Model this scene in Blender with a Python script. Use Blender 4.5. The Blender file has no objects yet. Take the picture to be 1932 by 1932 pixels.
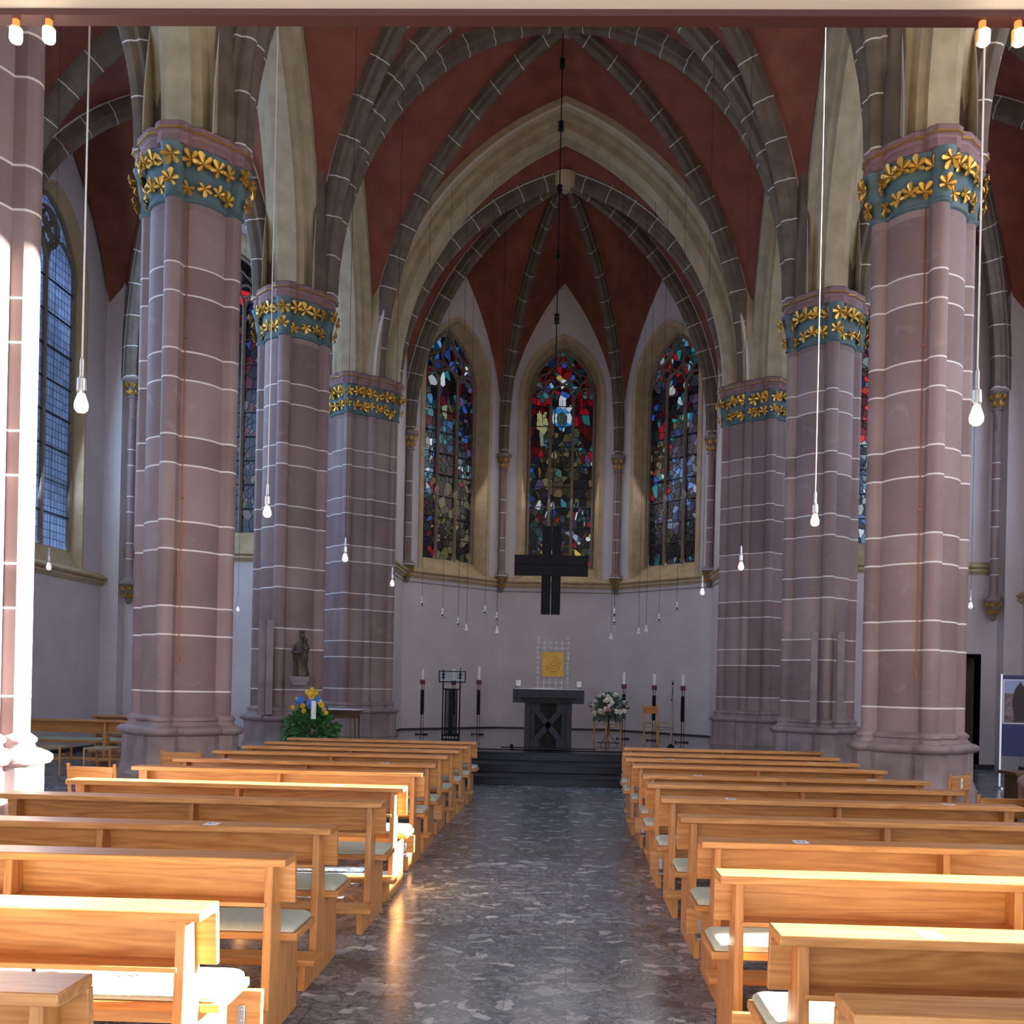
import bpy, math, random
from mathutils import Vector, Matrix
R = math.radians
pi = math.pi
random.seed(7)
scene = bpy.context.scene
COL = scene.collection

# ------------------------------------------------------------------ materials
MATS = {}
def newmat(name):
    m = bpy.data.materials.new(name); m.use_nodes = True
    nt = m.node_tree; b = nt.nodes['Principled BSDF']
    MATS[name] = m
    return m, nt, b
def rgb(c): return (c[0], c[1], c[2], 1)
def plain(name, c, rough=.6, metal=0, c2=None, scale=8, bump=0, emit=None, es=1, stretch=None, detail=6, bscale=None):
    m, nt, b = newmat(name); N = nt.nodes; L = nt.links
    b.inputs['Roughness'].default_value = rough; b.inputs['Metallic'].default_value = metal
    b.inputs['Base Color'].default_value = rgb(c)
    if c2 or bump:
        tc = N.new('ShaderNodeTexCoord'); mp = N.new('ShaderNodeMapping')
        if stretch: mp.inputs['Scale'].default_value = stretch
        L.new(tc.outputs['Object'], mp.inputs['Vector'])
        nz = N.new('ShaderNodeTexNoise'); nz.inputs['Scale'].default_value = scale; nz.inputs['Detail'].default_value = detail
        L.new(mp.outputs[0], nz.inputs['Vector'])
        if c2:
            cr = N.new('ShaderNodeValToRGB'); cr.color_ramp.elements[0].position = .35; cr.color_ramp.elements[1].position = .65
            cr.color_ramp.elements[0].color = rgb(c); cr.color_ramp.elements[1].color = rgb(c2)
            L.new(nz.outputs['Fac'], cr.inputs[0]); L.new(cr.outputs[0], b.inputs['Base Color'])
        if bump:
            src = nz
            if bscale:
                src = N.new('ShaderNodeTexNoise'); src.inputs['Scale'].default_value = bscale; src.inputs['Detail'].default_value = 4
                L.new(mp.outputs[0], src.inputs['Vector'])
            bp = N.new('ShaderNodeBump'); bp.inputs['Strength'].default_value = bump; bp.inputs['Distance'].default_value = .02
            L.new(src.outputs['Fac'], bp.inputs['Height']); L.new(bp.outputs[0], b.inputs['Normal'])
    if emit:
        b.inputs['Emission Color'].default_value = rgb(emit); b.inputs['Emission Strength'].default_value = es
    return m

def math_node(nt, op, a, b_=None):
    n = nt.nodes.new('ShaderNodeMath'); n.operation = op
    for i, v in enumerate((a, b_)):
        if v is None: continue
        if isinstance(v, (int, float)): n.inputs[i].default_value = v
        else: nt.links.new(v, n.inputs[i])
    return n.outputs[0]

def wood(name, axis, c1=(.63, .305, .095), c2=(.44, .18, .045), rough=.36):
    m, nt, b = newmat(name); N = nt.nodes; L = nt.links
    tc = N.new('ShaderNodeTexCoord'); mp = N.new('ShaderNodeMapping')
    s = [14, 14, 14]; s[axis] = 1.1
    mp.inputs['Scale'].default_value = s
    oi = N.new('ShaderNodeObjectInfo')
    va = N.new('ShaderNodeVectorMath'); va.operation = 'ADD'
    mu = math_node(nt, 'MULTIPLY', oi.outputs['Random'], 37.0)
    cx = N.new('ShaderNodeCombineXYZ'); L.new(mu, cx.inputs[0]); L.new(mu, cx.inputs[1]); L.new(mu, cx.inputs[2])
    L.new(tc.outputs['Object'], mp.inputs['Vector']); L.new(mp.outputs[0], va.inputs[0]); L.new(cx.outputs[0], va.inputs[1])
    nz = N.new('ShaderNodeTexNoise'); nz.inputs['Scale'].default_value = .55; nz.inputs['Detail'].default_value = 2
    L.new(va.outputs[0], nz.inputs['Vector'])
    w = math_node(nt, 'MULTIPLY', nz.outputs['Fac'], 60.0)
    sn = math_node(nt, 'SINE', w)
    n2 = N.new('ShaderNodeTexNoise'); n2.inputs['Scale'].default_value = 6; n2.inputs['Detail'].default_value = 5
    L.new(va.outputs[0], n2.inputs['Vector'])
    mixv = math_node(nt, 'ADD', math_node(nt, 'MULTIPLY', sn, .2), n2.outputs['Fac'])
    cr = N.new('ShaderNodeValToRGB'); cr.color_ramp.elements[0].position = .2; cr.color_ramp.elements[1].position = .85
    cr.color_ramp.elements[0].color = rgb(c1); cr.color_ramp.elements[1].color = rgb(c2)
    L.new(mixv, cr.inputs[0]); L.new(cr.outputs[0], b.inputs['Base Color'])
    b.inputs['Roughness'].default_value = rough
    bp = N.new('ShaderNodeBump'); bp.inputs['Strength'].default_value = .08; bp.inputs['Distance'].default_value = .004
    L.new(mixv, bp.inputs['Height']); L.new(bp.outputs[0], b.inputs['Normal'])
    return m

def sandstone(name, ca, cb, cc):
    """pillar drums: courses with white joints at mod 1.005 = 0 and .335"""
    m, nt, b = newmat(name); N = nt.nodes; L = nt.links
    tc = N.new('ShaderNodeTexCoord'); sp = N.new('ShaderNodeSeparateXYZ'); L.new(tc.outputs['Object'], sp.inputs[0])
    z = math_node(nt, 'SUBTRACT', sp.outputs[2], 1.085)
    k = math_node(nt, 'DIVIDE', z, 1.005)
    fl = math_node(nt, 'FLOOR', k); fr = math_node(nt, 'SUBTRACT', k, fl)
    d1 = math_node(nt, 'MINIMUM', fr, math_node(nt, 'SUBTRACT', 1.0, fr))
    d2 = math_node(nt, 'ABSOLUTE', math_node(nt, 'SUBTRACT', fr, .335))
    d = math_node(nt, 'MINIMUM', d1, d2)
    line = math_node(nt, 'LESS_THAN', d, .0095)
    ab = math_node(nt, 'GREATER_THAN', z, -.2); lo = math_node(nt, 'LESS_THAN', z, 5.9)
    line = math_node(nt, 'MULTIPLY', line, math_node(nt, 'MULTIPLY', ab, lo))
    # block id -> tint
    bid = math_node(nt, 'ADD', math_node(nt, 'MULTIPLY', fl, 2.0), math_node(nt, 'GREATER_THAN', fr, .335))
    ang = math_node(nt, 'ARCTAN2', sp.outputs[1], sp.outputs[0])
    q_ = math_node(nt, 'DIVIDE', math_node(nt, 'ADD', ang, 6.5132), pi / 2)
    sec = math_node(nt, 'ADD', math_node(nt, 'MULTIPLY', math_node(nt, 'FLOOR', q_), 2.0), math_node(nt, 'GREATER_THAN', math_node(nt, 'FRACT', q_), .293))
    cxyz = N.new('ShaderNodeCombineXYZ'); L.new(bid, cxyz.inputs[0]); L.new(sec, cxyz.inputs[1])
    oi = N.new('ShaderNodeObjectInfo'); L.new(oi.outputs['Random'], cxyz.inputs[2])
    wn = N.new('ShaderNodeTexWhiteNoise'); L.new(cxyz.outputs[0], wn.inputs['Vector'])
    nz = N.new('ShaderNodeTexNoise'); nz.inputs['Scale'].default_value = 1.6; nz.inputs['Detail'].default_value = 6
    L.new(tc.outputs['Object'], nz.inputs['Vector'])
    v = math_node(nt, 'ADD', math_node(nt, 'MULTIPLY', wn.outputs['Value'], .55), math_node(nt, 'MULTIPLY', nz.outputs['Fac'], .7))
    cr = N.new('ShaderNodeValToRGB'); e = cr.color_ramp.elements
    e[0].position = .3; e[1].position = .95; e[0].color = rgb(ca); e[1].color = rgb(cc)
    x = e.new(.62); x.color = rgb(cb)
    L.new(v, cr.inputs[0])
    # pale bloom patches
    n3 = N.new('ShaderNodeTexNoise'); n3.inputs['Scale'].default_value = 2.3; n3.inputs['Detail'].default_value = 7; n3.inputs['Distortion'].default_value = 1.5
    L.new(tc.outputs['Object'], n3.inputs['Vector'])
    pf = N.new('ShaderNodeMapRange'); pf.inputs[1].default_value = .62; pf.inputs[2].default_value = .8; pf.inputs[4].default_value = .35
    L.new(n3.outputs['Fac'], pf.inputs[0])
    mx0 = N.new('ShaderNodeMixRGB'); L.new(pf.outputs[0], mx0.inputs[0]); L.new(cr.outputs[0], mx0.inputs[1]); mx0.inputs[2].default_value = (.5, .4, .39, 1)
    mx = N.new('ShaderNodeMixRGB'); L.new(line, mx.inputs[0]); L.new(mx0.outputs[0], mx.inputs[1]); mx.inputs[2].default_value = (.78, .74, .7, 1)
    L.new(mx.outputs[0], b.inputs['Base Color'])
    b.inputs['Roughness'].default_value = .62
    bp = N.new('ShaderNodeBump'); bp.inputs['Strength'].default_value = .12; bp.inputs['Distance'].default_value = .02
    L.new(n3.outputs['Fac'], bp.inputs['Height']); L.new(bp.outputs[0], b.inputs['Normal'])
    return m

def ribmat(name, c1, c2, joint=True, period=.62):
    m, nt, b = newmat(name); N = nt.nodes; L = nt.links
    uv = N.new('ShaderNodeUVMap'); sp = N.new('ShaderNodeSeparateXYZ'); L.new(uv.outputs[0], sp.inputs[0])
    tc = N.new('ShaderNodeTexCoord')
    nz = N.new('ShaderNodeTexNoise'); nz.inputs['Scale'].default_value = 3.5; nz.inputs['Detail'].default_value = 8
    L.new(tc.outputs['Object'], nz.inputs['Vector'])
    cr = N.new('ShaderNodeValToRGB'); cr.color_ramp.elements[0].position = .35; cr.color_ramp.elements[1].position = .68
    cr.color_ramp.elements[0].color = rgb(c1); cr.color_ramp.elements[1].color = rgb(c2)
    L.new(nz.outputs['Fac'], cr.inputs[0])
    out = cr.outputs[0]
    if joint:
        fr = math_node(nt, 'FRACT', math_node(nt, 'DIVIDE', sp.outputs[0], period))
        line = math_node(nt, 'LESS_THAN', fr, .03 if period < 10 else -1.0)
        # pale painted edge where the rib meets the vault
        ed = math_node(nt, 'GREATER_THAN', sp.outputs[1], .97)
        line = math_node(nt, 'MAXIMUM', line, ed)
        mx = N.new('ShaderNodeMixRGB'); L.new(line, mx.inputs[0]); L.new(out, mx.inputs[1]); mx.inputs[2].default_value = (.7, .66, .6, 1)
        out = mx.outputs[0]
    L.new(out, b.inputs['Base Color']); b.inputs['Roughness'].default_value = .7
    bp = N.new('ShaderNodeBump'); bp.inputs['Strength'].default_value = .1; bp.inputs['Distance'].default_value = .02
    L.new(nz.outputs['Fac'], bp.inputs['Height']); L.new(bp.outputs[0], b.inputs['Normal'])
    return m

def floormat():
    m, nt, b = newmat('floor_stone'); N = nt.nodes; L = nt.links
    tc = N.new('ShaderNodeTexCoord')
    nd = N.new('ShaderNodeTexNoise'); nd.inputs['Scale'].default_value = 4.5; nd.inputs['Detail'].default_value = 9
    L.new(tc.outputs['Object'], nd.inputs['Vector'])
    mixv = N.new('ShaderNodeMixRGB'); mixv.inputs[0].default_value = .26
    L.new(tc.outputs['Object'], mixv.inputs[1]); L.new(nd.outputs['Color'], mixv.inputs[2])
    mp = N.new('ShaderNodeMapping'); mp.inputs['Scale'].default_value = (1, 1.5, 1); L.new(mixv.outputs[0], mp.inputs['Vector'])
    vo = N.new('ShaderNodeTexVoronoi'); vo.inputs['Scale'].default_value = 13; L.new(mp.outputs[0], vo.inputs['Vector'])
    v2 = N.new('ShaderNodeTexVoronoi'); v2.inputs['Scale'].default_value = 52; L.new(mp.outputs[0], v2.inputs['Vector'])
    s1 = N.new('ShaderNodeSeparateXYZ'); L.new(vo.outputs['Color'], s1.inputs[0])
    s2 = N.new('ShaderNodeSeparateXYZ'); L.new(v2.outputs['Color'], s2.inputs[0])
    big = math_node(nt, 'GREATER_THAN', s1.outputs[1], .6)
    val = math_node(nt, 'ADD', math_node(nt, 'MULTIPLY', big, s1.outputs[0]),
                    math_node(nt, 'MULTIPLY', math_node(nt, 'SUBTRACT', 1.0, big), math_node(nt, 'MULTIPLY', s2.outputs[0], .72)))
    n3 = N.new('ShaderNodeTexNoise'); n3.inputs['Scale'].default_value = 26; n3.inputs['Detail'].default_value = 6; n3.inputs['Distortion'].default_value = 2
    L.new(tc.outputs['Object'], n3.inputs['Vector'])
    val = math_node(nt, 'ADD', math_node(nt, 'MULTIPLY', val, .62), math_node(nt, 'MULTIPLY', n3.outputs['Fac'], .42))
    cr = N.new('ShaderNodeValToRGB'); e = cr.color_ramp.elements
    e[0].position = .15; e[0].color = (.042, .056, .075, 1); e[1].position = .90; e[1].color = (.66, .72, .75, 1)
    for p, c in ((.36, (.10, .132, .17)), (.55, (.18, .215, .255)), (.72, (.32, .365, .40))):
        x = e.new(p); x.color = rgb(c)
    L.new(val, cr.inputs[0])
    br = N.new('ShaderNodeTexBrick'); br.inputs['Scale'].default_value = 1.0
    br.inputs['Mortar Size'].default_value = .003; br.inputs['Brick Width'].default_value = .62; br.inputs['Row Height'].default_value = .42
    br.inputs['Color1'].default_value = (1, 1, 1, 1); br.inputs['Color2'].default_value = (.72, .72, .75, 1); br.inputs['Mortar'].default_value = (.35, .35, .35, 1)
    L.new(tc.outputs['Object'], br.inputs['Vector'])
    mu = N.new('ShaderNodeMixRGB'); mu.blend_type = 'MULTIPLY'; mu.inputs[0].default_value = 1
    L.new(cr.outputs[0], mu.inputs[1]); L.new(br.outputs[0], mu.inputs[2]); L.new(mu.outputs[0], b.inputs['Base Color'])
    b.inputs['Roughness'].default_value = .2
    rr = N.new('ShaderNodeMapRange'); rr.inputs[3].default_value = .12; rr.inputs[4].default_value = .34
    L.new(n3.outputs['Fac'], rr.inputs[0]); L.new(rr.outputs[0], b.inputs['Roughness'])
    return m

def glassmat(name, strength):
    m, nt, b = newmat(name); N = nt.nodes; L = nt.links
    at = N.new('ShaderNodeAttribute'); at.attribute_name = 'Col'
    b.inputs['Base Color'].default_value = (.01, .01, .012, 1); b.inputs['Roughness'].default_value = .25
    L.new(at.outputs['Color'], b.inputs['Emission Color']); b.inputs['Emission Strength'].default_value = strength  # panes emit their own colour, standing in for daylight behind the glass
    return m

m_wood = wood('wood_long', 0); m_woodz = wood('wood_upright', 2); m_woody = wood('wood_cross', 1)
m_woodd = wood('wood_brown', 0, (.16, .08, .035), (.09, .04, .018), .5)
m_pier = sandstone('pier_sandstone', (.20, .132, .120), (.26, .178, .165), (.335, .245, .23))
m_plinth = plain('plinth_sandstone', (.22, .155, .15), .6, c2=(.32, .24, .23), scale=3, bump=.1)
m_rib = ribmat('rib_stone', (.115, .082, .055), (.175, .13, .09))
m_ribp = plain('rib_stone_plain', (.115, .082, .055), .7, c2=(.175, .13, .09), scale=3.5, bump=.1)
m_arch = ribmat('arch_stone', (.38, .305, .18), (.50, .41, .26), joint=True, period=50)
m_web = plain('red_plaster', (.21, .062, .036), .85, c2=(.28, .088, .052), scale=2.5, bump=.15, bscale=14, detail=8)
m_wall = plain('white_plaster', (.60, .55, .555), .8, c2=(.66, .61, .61), scale=1.5, bump=.04, bscale=40)
m_ochre = plain('ochre_stone', (.45, .34, .19), .75, c2=(.56, .44, .27), scale=4)
m_trac = plain('tracery_stone', (.19, .15, .11), .8, c2=(.25, .2, .15), scale=6)
m_teal = plain('teal_paint', (.07, .13, .14), .6, c2=(.115, .19, .195), scale=5)
m_gold = plain('gold_leaf', (.72, .44, .09), .34, .7, c2=(.50, .29, .05), scale=9)
m_pink = plain('abacus_paint', (.22, .125, .12), .6, c2=(.29, .17, .165), scale=6)
m_floor = floormat()
m_step = plain('black_granite', (.006, .008, .011), .3, c2=(.018, .02, .026), scale=60, detail=3)
m_podium = plain('podium_slab', (.085, .085, .09), .12, c2=(.15, .145, .145), scale=9, detail=8)
m_black = plain('black_metal', (.006, .006, .009), .55)
m_cable = plain('cord_black', (.02, .018, .016), .7)
m_cablew = plain('cord_white', (.55, .53, .5), .6)
m_skirt = plain('dark_skirting', (.03, .028, .03), .6)
m_altar = plain('altar_stone', (.026, .028, .036), .6, c2=(.052, .055, .066), scale=30, bump=.1)
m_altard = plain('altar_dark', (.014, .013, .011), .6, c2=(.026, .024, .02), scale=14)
m_white = plain('wax', (.82, .80, .76), .5)
m_cloth = plain('linen', (.85, .86, .9), .8)
m_paper = plain('paper', (.82, .84, .9), .7)
m_ink = plain('ink', (.06, .08, .2), .7)
m_cush = plain('sage_fabric', (.40, .46, .37), .95, c2=(.48, .53, .43), scale=60, bump=.25, bscale=300)
m_cusht = plain('piping', (.62, .62, .52), .9)
m_bulb = plain('opal_glass', (.9, .88, .84), .25, emit=(1, .93, .82), es=.55)
m_sock = plain('socket_metal', (.62, .6, .58), .28, .9)
m_chrome = plain('chrome_glass', (.55, .58, .62), .12, .95)
m_bracket = plain('steel', (.45, .46, .47), .35, .9)
m_red = plain('red_enamel', (.12, .015, .02), .45)
m_copper = plain('copper', (.45, .17, .08), .4, .8)
m_bronze = plain('dark_bronze', (.06, .045, .033), .45, .35, c2=(.11, .085, .06), scale=18)
m_leaf = plain('leaf_green', (.03, .11, .022), .5, c2=(.06, .2, .04), scale=14)
m_leafd = plain('leaf_blue_green', (.05, .09, .065), .55, c2=(.10, .15, .11), scale=14)
m_yellow = plain('petal_yellow', (.8, .55, .03), .6)
m_blue = plain('petal_blue', (.07, .17, .6), .6, c2=(.12, .28, .75), scale=40)
m_petal = plain('petal_white', (.72, .72, .62), .6)
m_peach = plain('petal_peach', (.6, .36, .28), .6)
m_rush = plain('rush', (.32, .23, .13), .85, c2=(.45, .34, .2), scale=30, stretch=(1, 6, 1), bump=.4)
m_panel = plain('gold_panel', (.72, .36, .02), .5, c2=(.85, .48, .05), scale=9, bump=.3)
m_silver = plain('brushed_silver', (.75, .73, .69), .4, .35)
m_dblue = plain('display_blue', (.008, .02, .13), .5)
m_sky = plain('print_sky', (.32, .42, .66), .5)
m_print = plain('print_brown', (.12, .07, .06), .5, c2=(.25, .22, .26), scale=16)
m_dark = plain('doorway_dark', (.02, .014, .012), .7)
m_cream = plain('gallery_cream', (.74, .68, .58), .7)
m_maroon = plain('beam_maroon', (.075, .026, .022), .45)
m_lamp = plain('lamp_glow', (1, .9, .8), .3, emit=(1, .82, .6), es=14)
m_amber = plain('lamp_amber', (.7, .25, .05), .4, emit=(1, .35, .08), es=.6)
m_acryl = plain('clear_panel', (.35, .42, .45), .15)
_b = m_acryl.node_tree.nodes['Principled BSDF']; _b.inputs['Alpha'].default_value = .3
m_gl_apse = glassmat('apse_glass', .52)
m_gl_blue = glassmat('pale_glass', .8)

for k_ in (m_black, m_step, m_altar, m_altard, m_cable, m_bronze): k_.node_tree.nodes['Principled BSDF'].inputs['Specular IOR Level'].default_value = .18
# ------------------------------------------------------------------ mesh builder
class MB:
    def __init__(s): s.v = []; s.f = []; s.m = []; s.uv = []
    def add(s, vs, fs, m=0, uvs=None):
        o = len(s.v); s.v += [tuple(v) for v in vs]
        for f in fs: s.f.append(tuple(i + o for i in f)); s.m.append(m)
        s.uv += uvs if uvs else [(0, 0)] * len(vs)
        return s
    def box(s, x0, x1, y0, y1, z0, z1, m=0):
        vs = [(x, y, z) for x in (x0, x1) for y in (y0, y1) for z in (z0, z1)]
        return s.add(vs, [(0, 1, 3, 2), (4, 6, 7, 5), (0, 4, 5, 1), (2, 3, 7, 6), (0, 2, 6, 4), (1, 5, 7, 3)], m)
    def prism(s, pts, fn, a, b, m=0):
        n = len(pts); vs = [fn(p[0], p[1], a) for p in pts] + [fn(p[0], p[1], b) for p in pts]
        fs = [tuple(range(n))[::-1], tuple(range(n, 2 * n))] + [(i, (i + 1) % n, n + (i + 1) % n, n + i) for i in range(n)]
        return s.add(vs, fs, m)
    def tube(s, pts, r, n=8, m=0, cap=True):
        pts = [Vector(p) for p in pts]; rr = r if isinstance(r, (list, tuple)) else [r] * len(pts)
        vs = []; up = None
        for i, p in enumerate(pts):
            d = (pts[min(i + 1, len(pts) - 1)] - pts[max(i - 1, 0)]).normalized()
            if up is None: up = Vector((0, 0, 1)) if abs(d.z) < .9 else Vector((1, 0, 0))
            a = d.cross(up).normalized(); up = a.cross(d).normalized()
            for k in range(n):
                t = 2 * pi * k / n; vs.append(p + (a * math.cos(t) + up * math.sin(t)) * rr[i])
        fs = []
        for i in range(len(pts) - 1):
            for k in range(n): fs.append((i * n + k, i * n + (k + 1) % n, (i + 1) * n + (k + 1) % n, (i + 1) * n + k))
        if cap: fs += [tuple(range(n))[::-1], tuple(range((len(pts) - 1) * n, len(pts) * n))]
        return s.add(vs, fs, m)
    def lathe(s, prof, c=(0, 0, 0), n=16, m=0, sx=1, sy=1):
        vs = []
        for r_, z in prof:
            for k in range(n):
                t = 2 * pi * k / n; vs.append((c[0] + r_ * sx * math.cos(t), c[1] + r_ * sy * math.sin(t), c[2] + z))
        fs = []
        for i in range(len(prof) - 1):
            for k in range(n): fs.append((i * n + k, i * n + (k + 1) % n, (i + 1) * n + (k + 1) % n, (i + 1) * n + k))
        fs += [tuple(range(n))[::-1], tuple(range((len(prof) - 1) * n, len(prof) * n))]
        return s.add(vs, fs, m)
    def ball(s, c, r, n=10, m=0, sz=1):
        return s.lathe([(max(r * math.sin(pi * i / 8), .0005), -r * sz * math.cos(pi * i / 8)) for i in range(9)], c, n, m)
    def rings(s, rings, m=0, cap=True):
        n = len(rings[0]); vs = [p for q in rings for p in q]; fs = []
        for i in range(len(rings) - 1):
            for k in range(n): fs.append((i * n + k, i * n + (k + 1) % n, (i + 1) * n + (k + 1) % n, (i + 1) * n + k))
        if cap: fs += [tuple(range(n))[::-1], tuple(range((len(rings) - 1) * n, len(rings) * n))]
        return s.add(vs, fs, m)
    def sweep(s, pts, frames, prof, m=0):
        """pts path; frames list of (n, b); prof [(along b, along n)] ; uv = (arc length, profile pos)"""
        n = len(prof); vs = []; uvs = []; L = 0
        for i, p in enumerate(pts):
            if i: L += (Vector(p) - Vector(pts[i - 1])).length
            nn, bb = frames[i]
            for j, q in enumerate(prof):
                vs.append(Vector(p) + Vector(bb) * q[0] + Vector(nn) * q[1])
                uvs.append((L, 1.0 if j in ((1, n - 2) if n == 13 else (0, n - 1)) else .5))
        fs = []
        for i in range(len(pts) - 1):
            for k in range(n - 1): fs.append((i * n + k, i * n + k + 1, (i + 1) * n + k + 1, (i + 1) * n + k))
        fs += [tuple(range(n)), tuple(range((len(pts) - 1) * n, len(pts) * n))[::-1]]
        return s.add(vs, fs, m, uvs)
    def build(s, name, mats, parent=None, loc=None, ang=32, flip=False):
        me = bpy.data.meshes.new(name); me.from_pydata([tuple(v) for v in s.v], [], s.f)
        if not isinstance(mats, (list, tuple)): mats = [mats]
        for m in mats: me.materials.append(m)
        for p, mi in zip(me.polygons, s.m): p.material_index = mi
        if any(u != (0, 0) for u in s.uv):
            ul = me.uv_layers.new(name='UVMap')
            for lp in me.loops: ul.data[lp.index].uv = s.uv[lp.vertex_index]
        me.polygons.foreach_set('use_smooth', [True] * len(me.polygons))
        me.update()
        import bmesh
        bm = bmesh.new(); bm.from_mesh(me)
        if not flip: bmesh.ops.recalc_face_normals(bm, faces=bm.faces)
        bm.to_mesh(me); bm.free()
        me.set_sharp_from_angle(angle=R(ang))
        o = bpy.data.objects.new(name, me); COL.objects.link(o)
        if loc: o.location = loc
        if parent: o.parent = parent
        return o

def tag(o, label=None, cat=None, group=None, kind=None):
    if label: o['label'] = label
    if cat: o['category'] = cat
    if group: o['group'] = group
    if kind: o['kind'] = kind
    return o
def thing(name, label, cat, loc=(0, 0, 0), rz=0, group=None, kind=None):
    o = bpy.data.objects.new(name, None); COL.objects.link(o); o.empty_display_size = .1
    o.location = loc; o.rotation_euler = (0, 0, rz)
    return tag(o, label, cat, group, kind)
KIDS = {}
def copy_tree(o, parent=None):
    c = o.copy(); COL.objects.link(c)
    if parent: c.parent = parent
    for ch in [x for x in o.children]: copy_tree(ch, c)
    return c
def bevel(o, w=.004, seg=2):
    m = o.modifiers.new('bevel', 'BEVEL'); m.width = w; m.segments = seg; m.limit_method = 'ANGLE'; m.angle_limit = R(40)
    return o
XZ = lambda a, b, t: (a, t, b)
YZ = lambda a, b, t: (t, a, b)
XY = lambda a, b, t: (a, b, t)

# ------------------------------------------------------------------ camera
cam = bpy.data.cameras.new('camera'); camo = bpy.data.objects.new('camera', cam); COL.objects.link(camo)
cam.sensor_width = 36; cam.lens = 1800 / 1932 * 36; cam.shift_x = (966 - 1017) / 1932; cam.shift_y = (1291 - 966) / 1932
cam.clip_start = .05; cam.clip_end = 200
camo.matrix_world = Matrix.Translation((.28, 0, 1.6)) @ Matrix.Rotation(math.atan(.0289), 4, 'Z') @ Matrix.Rotation(pi / 2, 4, 'X') @ Matrix.Rotation(.022, 4, 'Z')
scene.camera = camo

# ------------------------------------------------------------------ layout constants
PY = [-6.0, -1.6, 2.8, 7.2, 11.6, 16.0, 20.4]      # pier rows
PX = 4.45; WX = 9.8; EY = 20.6; ZC = 8.05

# ------------------------------------------------------------------ floor, podium, steps
m = MB(); m.box(-WX - .4, WX + .4, -8, 21.2, -.2, 0); tag(m.build('floor', m_floor), kind='structure')
st = thing('altar_steps', 'three broad black granite steps leading up to the altar platform', 'steps', (0, 15, 0))
for i in range(3):
    y0 = i * .72; h0 = i * .14
    m = MB(); m.box(-3.3, 3.3, y0, 2.2, h0 + .0005, h0 + .112); m.box(-3.34, 3.34, y0 - .025, 2.2, h0 + .112, h0 + .14)
    bevel(m.build('step', m_step, st), .004)
m = MB()
ap = [(3.74, 20.8), (3.74, 23.1), (1.55, 25.3), (-1.55, 25.3), (-3.74, 23.1), (-3.74, 20.8), (-4.9, 20.6), (-4.9, 16.95), (4.9, 16.95), (4.9, 20.6)]
m.prism(ap, XY, .0005, .42); tag(m.build('floor', m_podium), kind='structure')

# ------------------------------------------------------------------ piers
def plan(off, core=.47, sr=.108, sc=.505, n=144):
    out = []
    for k in range(n):
        t = 2 * pi * k / n; best = core
        for q in range(4):
            a = t - q * pi / 2; d = sc * math.sin(a)
            if math.cos(a) > 0 and abs(d) < sr: best = max(best, sc * math.cos(a) + math.sqrt(sr * sr - d * d))
        out.append(((best + off) * math.cos(t), (best + off) * math.sin(t)))
    return out
def poly16(s):
    q = [(.76, -.12), (.76, .12), (.69, .205), (.615, .22), (.59, .34), (.34, .59), (.22, .615), (.205, .69)]; out = []
    for k in range(4):
        c, sn = math.cos(k * pi / 2), math.sin(k * pi / 2)
        for x, y in q: out.append((s * (x * c - y * sn), s * (x * sn + y * c)))
    return out
def ringat(pl, z, c=(0, 0)): return [(c[0] + x, c[1] + y, z) for x, y in pl]

def leaf_geo(mb, P, T, U, Nn, s, rot):
    """five lobed ivy leaf, raised centre, curling tips"""
    cr, sr = math.cos(rot), math.sin(rot)
    T2 = T * cr + U * sr; U2 = U * cr - T * sr
    pts = []; lob = [(-2.15, .8), (-1.1, 1.0), (0, 1.12), (1.1, 1.0), (2.15, .8)]
    out = []
    for i, (a, l) in enumerate(lob):
        for da, rr in ((-.44, .74), (-.2, .97), (0, 1.06), (.2, .97), (.44, .74)):
            out.append((a + da, l * rr * s, .25 * s if rr > .9 else .4 * s))
        if i < 4: out.append((a + .53, .46 * s, .05 * s))
    out.append((pi, .2 * s, .05 * s))
    vs = [P + Nn * (.12 * s)]
    for a, r_, h in out: vs.append(P + T2 * (math.sin(a) * r_) + U2 * (math.cos(a) * r_) + Nn * h)
    n = len(out); fs = [(0, 1 + i, 1 + (i + 1) % n) for i in range(n)]
    vs += [v - Nn * (.12 * s) for v in vs[1:]]
    for i in range(n): fs.append((1 + i, 1 + (i + 1) % n, n + 1 + (i + 1) % n, n + 1 + i))
    # midribs
    mb.add(vs, fs)
    mb.ball(P + Nn * (.2 * s), .16 * s, 6)

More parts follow.
